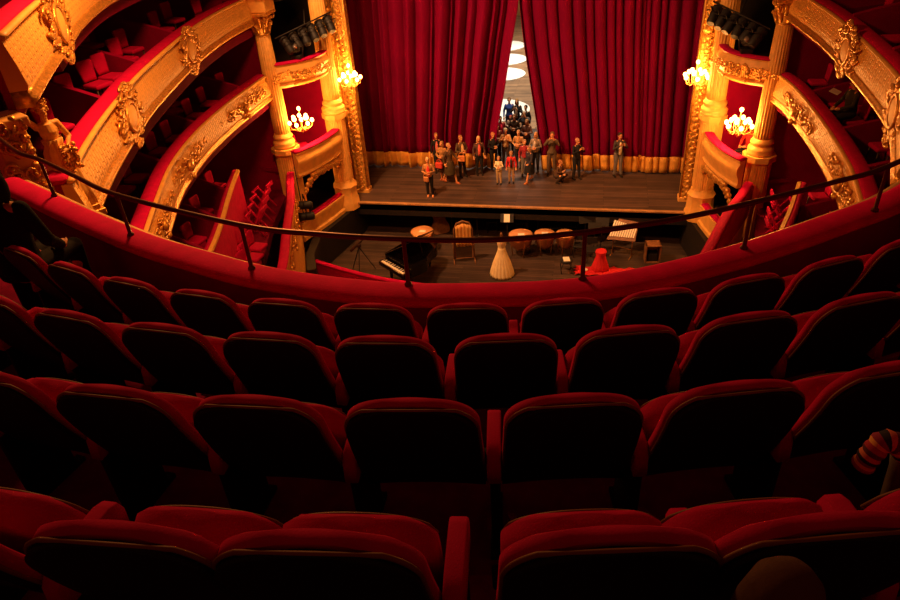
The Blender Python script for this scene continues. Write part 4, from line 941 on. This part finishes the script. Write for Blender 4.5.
def body_meshes(pose, child=False, skirt=False):
    key = (pose, child, skirt)
    if key in _pc: return _pc[key]
    P = POSE[pose]; low = pose in ('sit', 'rest', 'crouch')
    hz = {'sit': .10, 'rest': .10, 'crouch': .34}.get(pose, .94); dz = hz-.94; ly = {'sit': -.02, 'rest': -.01, 'crouch': -.14}.get(pose, 0)
    pel = V(0, 0.02, hz); waist = V(0, .01+ly*.3, hz+.17); chest = V(0, .0+ly*.8, hz+.36); nk = V(0, .015+ly, hz+.54); hd = V(0, -.015+ly, hz+.69)
    hs = 1.22 if child else 1.0
    shl = V(-.155, .01+ly*.9, hz+.46); shr = V(.155, .01+ly*.9, hz+.46)
    adj = (V(0, 0, 0))
    ar = []
    for sd, sh in (('l', shl), ('r', shr)):
        e, w_, t = [Vector(q) for q in P[sd]]
        if pose in ('sit',): pass
        ar.append((sh, e, w_, t))
    lg = [(V(-.09, .02, hz-.02), Vector(P['lk'][0]), Vector(P['lk'][1])), (V(.09, .02, hz-.02), Vector(P['rk'][0]), Vector(P['rk'][1]))]
    # body
    b = MB()
    for h in (pel, waist, chest): pass
    b.ball(pel, (.15, .10, .12), 12); b.tube([pel, waist, chest, V(0, .01+ly, hz+.48)], [.125, .105, .125, .09], 14); b.ball(chest, (.155, .10, .16), 12)
    b.tube([nk-V(0, 0, .1), nk+V(0, -.005, .02), hd-V(0, 0, .06)], [.065, .05, .05], 10)
    b.ball(hd+V(0, .012, .02), (.075*hs, .092*hs, .098*hs), 16); b.ball(hd+V(0, -.022, -.05), (.055*hs, .06*hs, .055*hs), 12)
    b.tube([hd+V(0, -.085*hs, .025), hd+V(0, -.112*hs, -.015)], [.010, .017], 6); b.ball(hd+V(0, -.108*hs, -.018), .016, 6)
    b.ball(hd+V(0, -.083*hs, -.05), (.024, .012, .010), 6)
    for s in (-1, 1): b.ball(hd+V(s*.077*hs, .012, .0), (.012, .022, .032), 8); b.ball(hd+V(s*.028, -.074*hs, .035), (.022, .012, .009), 6)
    for s, (sh, e, w_, t) in zip((-1, 1), ar):
        limb(b, [V(s*.08, .01+ly, hz+.46), sh, e, w_], [.06, .058, .042, .028]); hand(b, w_, t, -s)
    for s, (h, k, a) in zip((-1, 1), lg):
        mid = (h+k)/2; calf = (k*.65+a*.35)+V(0, .015, 0); limb(b, [h, mid, k, calf, a], [.085, .078, .056, .052, .035])
        b.tube([a+V(0, .03, -.045), a+V(0, -.07, -.05), a+V(0, -.15, -.06)], [.035, .036, .025], 8)
    body = remesh(b, 'person_body', .0095, 1)
    # jacket / top
    b = MB(); L = .0 if low else -.02
    b.tube([pel+V(0, 0, L), waist, chest, V(0, .01+ly, hz+.49), nk+V(0, .01, -.02)], [.155, .135, .15, .11, .062], 16); b.ball(chest, (.185, .125, .17), 14); b.ball(pel+V(0, 0, .02), (.175, .125, .12), 12); b.ball(V(0, .01+ly*.9, hz+.43), (.175, .085, .07), 12)
    for s, (sh, e, w_, t) in zip((-1, 1), ar):
        ww = w_+(e-w_)*.08; limb(b, [sh, e, ww], [.063, .052, .040])
    top = remesh(b, 'jacket', .014, 3)
    # trousers / skirt
    b = MB(); b.ball(pel+V(0, 0, .0), (.165, .12, .11), 12)
    if skirt: b.lathe([(.15, hz+.05), (.18, hz-.05), (.22, hz-.25), (.25, .42)], n=20)
    else:
        for s, (h, k, a) in zip((-1, 1), lg):
            aa = a+(k-a)*.07; limb(b, [h, (h+k)/2, k, aa], [.102, .092, .070, .056])
    low_ = remesh(b, 'trousers', .014, 3)
    # shoes
    b = MB()
    for s, (h, k, a) in zip((-1, 1), lg):
        b.tube([a+V(0, .045, -.035), a+V(0, -.02, -.03), a+V(0, -.10, -.045), a+V(0, -.175, -.055)], [.04, .045, .042, .026], 8); b.box(a+V(0, -.055, -.068), (.085, .24, .024), bev=.01)
    shoes = remesh(b, 'shoes', .012, 1)
    def hairb(long):
        b = MB(); c = hd+V(0, .03, .038)
        k_ = bmesh.ops.create_uvsphere(b.bm, u_segments=20, v_segments=14, radius=1, matrix=Matrix.Translation(c) @ Matrix.Diagonal((.086*hs, .100*hs, .094*hs, 1)))
        if long:
            b.ball(hd+V(0, .075, -.07), (.085, .05, .13), 12); b.ball(hd+V(-.07, .02, -.06), (.026, .05, .11), 10); b.ball(hd+V(.07, .02, -.06), (.026, .05, .11), 10)
        return remesh(b, 'hair', .011, 1)
    r = dict(body=body, jacket=top, trousers=low_, shoes=shoes, hair=hairb(False), hair_long=hairb(True), hd=hd)
    _pc[key] = r; return r
def sub(name, me, m, root):
    o = bpy.data.objects.new(name, me); col.objects.link(o); o.parent = root
    o.material_slots[0].link = 'OBJECT'; o.material_slots[0].material = m; return o
em_ = MB(); em_.ball((0, 0, 0), .009, 6); eyeme = bpy.data.meshes.new('eye'); em_.bm.to_mesh(eyeme); em_.bm.free(); eyeme.materials.append(M['black'])
def person(x, y, z, h, face, pose, top, bot, hair, label, group=None, long=False, skirt=False, child=False, skinc=(.62, .27, .12), shoes=(.02, .015, .012), inner=None):
    """face: direction the person faces, degrees, 0 = towards the audience (-y)"""
    ms_ = body_meshes(pose, child, skirt)
    root = empty('person', (x, y, z), math.radians(face), label, 'person', group, scale=h/1.76)
    sub('body', ms_['body'], skin(skinc), root)
    sub('jacket' if not skirt else 'top', ms_['jacket'], cloth(top), root); sub('skirt' if skirt else 'trousers', ms_['trousers'], cloth(bot), root)
    sub('shoes', ms_['shoes'], cloth(shoes), root); sub('hair', ms_['hair_long' if long else 'hair'], cloth(hair), root)
    if inner:
        b = MB(); hz = ms_['hd'].z-.69; hy = ms_['hd'].y
        b.tube([(0, -.115+hy*.2, hz-.02), (0, -.118+hy*.4, hz+.14), (0, -.125+hy*.7, hz+.32), (0, -.07+hy, hz+.47)], [.05, .06, .065, .03], 10); b.build('shirt_front', cloth(inner), root)
    for s in (-1, 1):
        e = bpy.data.objects.new('eye', eyeme); col.objects.link(e); e.parent = root; e.location = ms_['hd']+V(s*.028, -.082*(1.22 if child else 1), .018)
    return root
BK = (.02, .018, .02); DK = (.05, .03, .025); BR = (.16, .08, .04); GY = (.18, .16, .15); BL = (.12, .07, .03)
G = 'crowd on the stage by the curtain gap'
def accessory(kind, p, label=None):
    pass
PPL = [
 (-1.1, 30.2, 1.74, 10, 'stand', (.04, .08, .30), (.03, .03, .05), BR, 'person in a blue t-shirt standing furthest back left in the curtain gap', {}),
 (-.73, 30.0, 1.74, -5, 'clap', BK, BK, (.30, .16, .06), 'person in black with open scarf beside the blue t-shirt in the gap', dict(long=True, inner=(0.35, 0.22, 0.15))),
 (-.28, 29.5, 1.62, -20, 'stand', BK, BK, BK, 'dark-haired person in black, rear right in the curtain gap against the curtain edge', {}),
 (-.92, 29.2, 1.25, 0, 'folded', (.45, .30, .22), GY, (.35, .05, .03), 'small person in a pale top with a red cap just below the blue t-shirt', dict(child=True)),
 (-.25, 28.6, 1.66, 0, 'photo', (.05, .05, .06), BK, (.55, .45, .35), 'grey-haired person in dark clothes holding arms up, right side of the curtain gap', {}),
 (-1.2, 28.0, 1.62, 25, 'stand', (.40, .02, .03), BK, BK, 'dark-haired person with a red scarf by the left curtain edge', dict(inner=(0.7, 0.02, 0.04))),
 (-.62, 28.1, 1.68, -5, 'folded', (.06, .035, .02), BK, (.20, .08, .03), 'broad person in a dark brown coat in the middle of the gap', {}),
 (-.05, 27.7, 1.6, -10, 'folded', (.15, .07, .05), BK, (.45, .2, .07), 'fair-haired person in a maroon coat near the right curtain edge', dict(long=True)),
 (.48, 26.0, 1.66, -15, 'folded', (.25, .18, .13), BK, (.42, .22, .09), 'long-haired person in grey with dark waistcoat just right of the gap', dict(long=True, inner=(0.45, 0.36, 0.28))),
 (1.14, 25.7, 1.79, 0, 'photo', (.12, .08, .05), (.10, .06, .035), BR, 'person in brown raising a camera to the eyes in front of the hem', {}),
 (2.12, 25.4, 1.66, 35, 'clap', BK, BK, (.5, .22, .14), 'bald person in a black suit clapping with raised hands', {}),
 (3.7, 25.75, 1.76, 20, 'clap', (.06, .05, .05), (.14, .12, .12), DK, 'person in black jacket and white shirt clapping alone at the right of the stage', dict(inner=(0.8, 0.68, 0.5))),
 (-1.2, 27.0, 1.62, 20, 'folded', (.28, .05, .03), BK, BK, 'dark-haired person in a red-brown top left of the gap, partly hidden', {}),
 (-.8, 26.6, 1.6, 0, 'clap', (.55, .24, .08), DK, (.7, .5, .28), 'fair-haired person in an orange-tan coat at the centre of the crowd', dict(inner=(0.7, 0.5, 0.3))),
 (-.25, 26.4, 1.6, -10, 'folded', (.40, .2, .08), BK, (.3, .16, .08), 'person in a tan jacket behind the two children', {}),
 (-1.25, 26.1, 1.6, 35, 'folded', BK, BK, (.5, .2, .08), 'person in black turned sideways at the left of the crowd', {}),
 (-1.75, 25.6, 1.62, 20, 'stand', (.10, .05, .04), BK, (.65, .42, .2), 'fair-haired person with a pale pink scarf at the left of the crowd', dict(long=True, inner=(0.75, 0.12, 0.1))),
 (-2.42, 25.35, 1.74, 40, 'folded', (.10, .06, .035), BK, (.35, .14, .05), 'red-haired person in an open brown coat carrying an orange bag', dict(inner=(0.6, 0.38, 0.18))),
 (-2.78, 24.7, 1.66, 60, 'walk', (.10, .055, .03), (.06, .04, .02), (.5, .28, .12), 'person leaning forward in a brown dress coat with bare legs, left group', dict(skirt=True, shoes=(.4, .12, .05))),
 (-3.12, 25.0, 1.62, -10, 'folded', (.38, .19, .07), (.08, .04, .02), (.38, .19, .08), 'person in a camel jacket with a red bag, left group', dict(long=True, skirt=True, shoes=(.4, .12, .05))),
 (-3.5, 25.75, 1.68, 15, 'stand', (.02, .015, .015), BK, (.25, .12, .05), 'person in a black open coat over a patterned blouse, furthest left by the curtain', dict(inner=(0.6, 0.15, 0.14))),
 (-4.15 + .82, 23.42, 1.58, 10, 'folded', (.42, .20, .08), BK, (.62, .40, .2), 'fair-haired person in a tan jacket with dark trousers standing alone near the stage edge', dict(shoes=(.6, .24, .10), inner=(0.7, 0.04, 0.04))),
 (-.83, 24.7, 1.14, 0, 'folded', (.80, .66, .42), (.40, .26, .12), (.4, .2, .08), 'child in a cream pullover standing in front of the crowd', dict(child=True)),
 (-.36, 24.85, 1.30, 5, 'stand', (.62, .03, .03), (.34, .2, .1), (.3, .14, .06), 'child in an open red jacket standing in front of the crowd', dict(child=True, inner=(0.04, 0.03, 0.03))),
 (.32, 25.0, 1.46, -40, 'walk', (.04, .035, .05), BK, (.3, .15, .07), 'girl in dark clothes with a striped bag, front right of the crowd', dict(long=True, skirt=True, shoes=(.5, .18, .06))),
 (1.42, 25.0, 1.45, 60, 'crouch', (.10, .05, .03), (.05, .03, .02), (.4, .16, .06), 'person in brown crouching in front of the curtain hem', {}),
 (.08, 25.6, 1.5, 10, 'stand', (.30, .03, .04), GY, (.28, .14, .07), 'person with a bright red coat on one arm at the right edge of the crowd', {}),
]
for i, (x, y, h, f_, pose, t_, b_, hr_, lb_, kw) in enumerate(PPL):
    person(x, y, 0.0 if y < 31 and y < 31.0 and not (31 > y > 31) else .022, h, f_, pose, t_, b_, hr_, lb_, G, **kw)
def bag(x, y, z, m, label, sz=(.3, .14, .24)):
    root = empty('handbag', (x, y, z), R_.uniform(-.4, .4), label, 'bag')
    b = MB(); b.box((0, 0, sz[2]/2), sz, bev=.04); b.build('pouch', m, root)
    b = MB(); b.torus((0, 0, sz[2]+.02), .1, .012, 16, 6, Matrix.Rotation(PI/2, 4, 'X')); b.build('handle', m, root)
bag(-2.36, 25.02, .78, cloth((.65, .22, .06)), 'orange handbag held by the red-haired person in the brown coat')
bag(-3.2, 24.68, .62, cloth((.6, .06, .04)), 'red bag held by the person in the camel jacket')
bag(-3.36, 23.12, .72, cloth((.5, .2, .08)), 'small tan bag held by the person alone near the stage edge', (.22, .1, .2))
# seated man in the lower right gallery with a sheet in his hands
sm = person(8.62, 17.35, FB+.62, 1.76, -75, 'sit', (.045, .035, .02), (.03, .022, .018), (.03, .02, .015), 'bearded man in a dark jacket sitting in the lower right gallery holding a paper')
bc = put_chair(0, 8.78, 17.38, FB+.06, aR, 'small red chair under the seated man in the lower right gallery', 'chairs in the lower right gallery')
o = MB(); o.box((0, 0, 0), (.3, .21, .006)); o = o.build('programme_sheet', M['paper']); o.location = (8.18, 17.25, FB+1.24); o.rotation_euler = (.3, 0, 1.0); tag(o, 'pale printed sheet held by the seated man in the right gallery', 'paper')
# reclining visitor in the right stage box
wp = person(7.55, 21.95, 2.58, 1.66, -50, 'sit', (.5, .03, .03), (.03, .02, .03), (.25, .1, .05), 'person in a bright red top sitting in the right stage box behind the candelabrum', long=True)
put_chair(0, 7.68, 22.05, 2.08, aR, 'red upholstered chair under the person in the right stage box', 'chairs in the stage boxes')
# ================================================================ STATUE AND GILT PIER, UPPER LEFT
mp_ = empty('caryatid_statue', (-4.22, 7.42, 7.22), math.radians(62), 'gilded statue of a draped woman under the topmost left gallery parapet', 'statue', scale=.82)
POSE['car'] = dict(l=((-.30, -.02, 1.62), (-.10, .02, 1.82), (-.02, .02, 1.86)), r=((.25, -.04, 1.16), (.10, -.22, 1.02), (.02, -.24, 1.0)), lk=((-.10, -.08, .5), (-.10, .02, .08)), rk=((.10, -.02, .5), (.11, .0, .08)))
cm_ = body_meshes('car'); so = sub('figure', cm_['body'], M['plaster'], mp_)
b = MB(); b.lathe([(.30, .02), (.27, .3), (.22, .6), (.19, .85), (.18, .98), (.13, 1.08), (.15, 1.18)], n=60, rf=lambda t: 1+.09*math.sin(7*t)+.04*math.sin(17*t+1)); b.build('drapery', M['plaster'], mp_, 'carved drapery')
b = MB(); b.ball((0, .03, 1.70), (.11, .12, .10), 10)
q = random.Random(5)
for k in range(26): a = q.uniform(0, 2*PI); b.ball((.1*math.cos(a), .03+.11*math.sin(a), 1.66+q.uniform(-.04, .14)), .03, 6)
b.build('hair', M['gilt'], mp_, 'curled gilt hair')
b = MB()
for k in range(70): b.ball((.09+q.uniform(-.12, .12), -.22+q.uniform(-.04, .04), .88+q.uniform(-.2, .2)), (.034, .034, .034), 6)
b.build('flower_garland', M['gilt'], mp_, 'gilt flowers held in front')
b = MB(); b.box((0, 0, -.14), (.62, .62, .12), bev=.02); b.box((0, 0, -.04), (.52, .52, .1), bev=.02)
for k in range(18): a = q.uniform(0, 2*PI); b.ball((.3*math.cos(a), .3*math.sin(a), -.12+q.uniform(-.12, .06)), .07, 6)
b.build('plinth', M['gilt'], mp_, 'gilt plinth')
gp = empty('gilt_pier', (-3.72, 6.28, 6.75), math.radians(60), 'ornate gilt pier left of the statue, under the topmost gallery', 'pier')
b = MB(); b.box((0, 0, 1.0), (.34, .34, 2.1), bev=.02); b.box((0, 0, 2.05), (.46, .46, .12), bev=.03); b.box((0, 0, .1), (.5, .5, .2), bev=.03); b.build('shaft', M['plaster'], gp, autos=True)
b = MB()
for k in range(90): b.ball((q.uniform(-.17, .17), -.18+q.uniform(-.03, .02), q.uniform(.5, 2.1)), (q.uniform(.03, .06), .05, q.uniform(.03, .07)), 6)
for k in range(14): curl(b, V(q.uniform(-.08, .2), -.20, q.uniform(.5, 2.1)), V(1, 0, 0), V(0, 0, 1), V(0, -1, 0), q.uniform(.08, .14), 1.1, .025, q.choice((-1, 1)))
b.build('relief', M['gilt'], gp, 'gilt relief')
# ================================================================ NEAREST THINGS IN THE SEATS
p, a = seat_pos(0, -1)
dp = person(p.x+.18, p.y+.02, p.z+.50, 1.86, 180+math.degrees(a)+38, 'rest', (.010, .008, .008), (.010, .008, .008), (.008, .006, .005), 'person with dark hair in dark clothes at the left end of the front row', long=True)
for ch in dp.children:
    if ch.name.startswith('hair'): ch.scale = (1.35, 1.35, 1.12); ch.location = (0, .01, -.09)
root = empty('cloth_bag', (3.185, .87, FZ[4]), .1, 'rounded dark brown cloth shape standing in for a knee behind the bottom right seat back', 'bag')  # bag-shaped stand-in for a neighbour's knee in brown trousers; the bag is made up
b = MB(); m_ = cloth((.10, .05, .03))
b.lathe([(.02, 0), (.105, .01), (.118, .06), (.120, .22), (.112, .40), (.098, .50), (.080, .565), (.05, .605), (.012, .618)], n=36, rf=lambda t: 1+.018*math.sin(7*t)+.05*math.cos(2*t))
b.build('knee_shape', m_, root); root.scale = (.80, .85, .985)
b = MB(); b.tube([(.07, -.05, .55), (.10, -.10, .46), (.115, -.12, .32), (.10, -.12, .18), (.07, -.11, .10)], [.008, .011, .011, .011, .008], 8); b.build('strap', M['darkwood'], root, 'dark strap made up for the stand-in')
# striped scarf and grey cuff lying over the seat at the right edge
def stripes(name):
    m = bpy.data.materials.new(name); m.use_nodes = True; nt = m.node_tree; b = nt.nodes['Principled BSDF']; b.inputs['Roughness'].default_value = .9
    uv = nt.nodes.new('ShaderNodeUVMap'); sp_ = nt.nodes.new('ShaderNodeSeparateXYZ'); nt.links.new(uv.outputs[0], sp_.inputs[0])
    ml = nt.nodes.new('ShaderNodeMath'); ml.operation = 'FRACT'; mm = nt.nodes.new('ShaderNodeMath'); mm.operation = 'MULTIPLY'; mm.inputs[1].default_value = 13
    nt.links.new(sp_.outputs[0], mm.inputs[0]); nt.links.new(mm.outputs[0], ml.inputs[0])
    r = nt.nodes.new('ShaderNodeValToRGB'); r.color_ramp.interpolation = 'CONSTANT'
    cs = [(0, (.45, .02, .05)), (.2, (.85, .40, .08)), (.34, (.30, .02, .08)), (.5, (.02, .015, .02)), (.64, (.70, .18, .10)), (.8, (.12, .02, .05))]
    r.color_ramp.elements[0].color = (*cs[0][1], 1); r.color_ramp.elements[1].position = cs[1][0]; r.color_ramp.elements[1].color = (*cs[1][1], 1)
    for p_, c_ in cs[2:]: e = r.color_ramp.elements.new(p_); e.color = (*c_, 1)
    nt.links.new(ml.outputs[0], r.inputs[0]); nt.links.new(r.outputs[0], b.inputs['Base Color']); return m
root = empty('knitted_scarf', (3.70, 1.75, 9.25), 0, 'striped red and orange knit with grey cuff over a seat at right edge', 'scarf')
SCP = [(3.685, 1.75, 9.27), (3.70, 1.75, 9.33), (3.725, 1.76, 9.375), (3.765, 1.76, 9.37), (3.795, 1.76, 9.325), (3.81, 1.76, 9.27), (3.815, 1.76, 9.20), (3.82, 1.76, 9.10), (3.82, 1.77, 9.0)]
b = MB(); pts = cat_rom([tuple(Vector(q)) for q in SCP[:5]], 6); pts = [Vector(q) for q in pts]
u_ = [0]
for i in range(1, len(pts)): u_.append(u_[-1]+(pts[i]-pts[i-1]).length)
rings = []
for i, q_ in enumerate(pts):
    d = (pts[min(i+1, len(pts)-1)]-pts[max(i-1, 0)]).normalized(); n1 = d.cross(V(0, 1, 0)).normalized(); n2 = d.cross(n1)
    rr_ = .033+.003*math.sin(i*1.9); rings.append([b.bm.verts.new(q_+n1*(rr_*math.cos(t))+n2*(rr_*1.1*math.sin(t))) for t in [2*PI*k/14 for k in range(14)]])
for i in range(len(pts)-1):
    for k in range(14): b.face([rings[i][k], rings[i][(k+1) % 14], rings[i+1][(k+1) % 14], rings[i+1][k]], [(u_[i], 0), (u_[i], 1), (u_[i+1], 1), (u_[i+1], 0)])
b.face(rings[0]); b.face(rings[-1][::-1]); loc(b.build('striped_knit', stripes('striped_knit'), root, 'striped knit'), root)
b = MB(); b.tube([Vector(q) for q in SCP[4:]], [.038, .041, .041, .038, .034], 14); loc(b.build('cuff', cloth((.16, .12, .08)), root, 'grey-green cuff'), root)
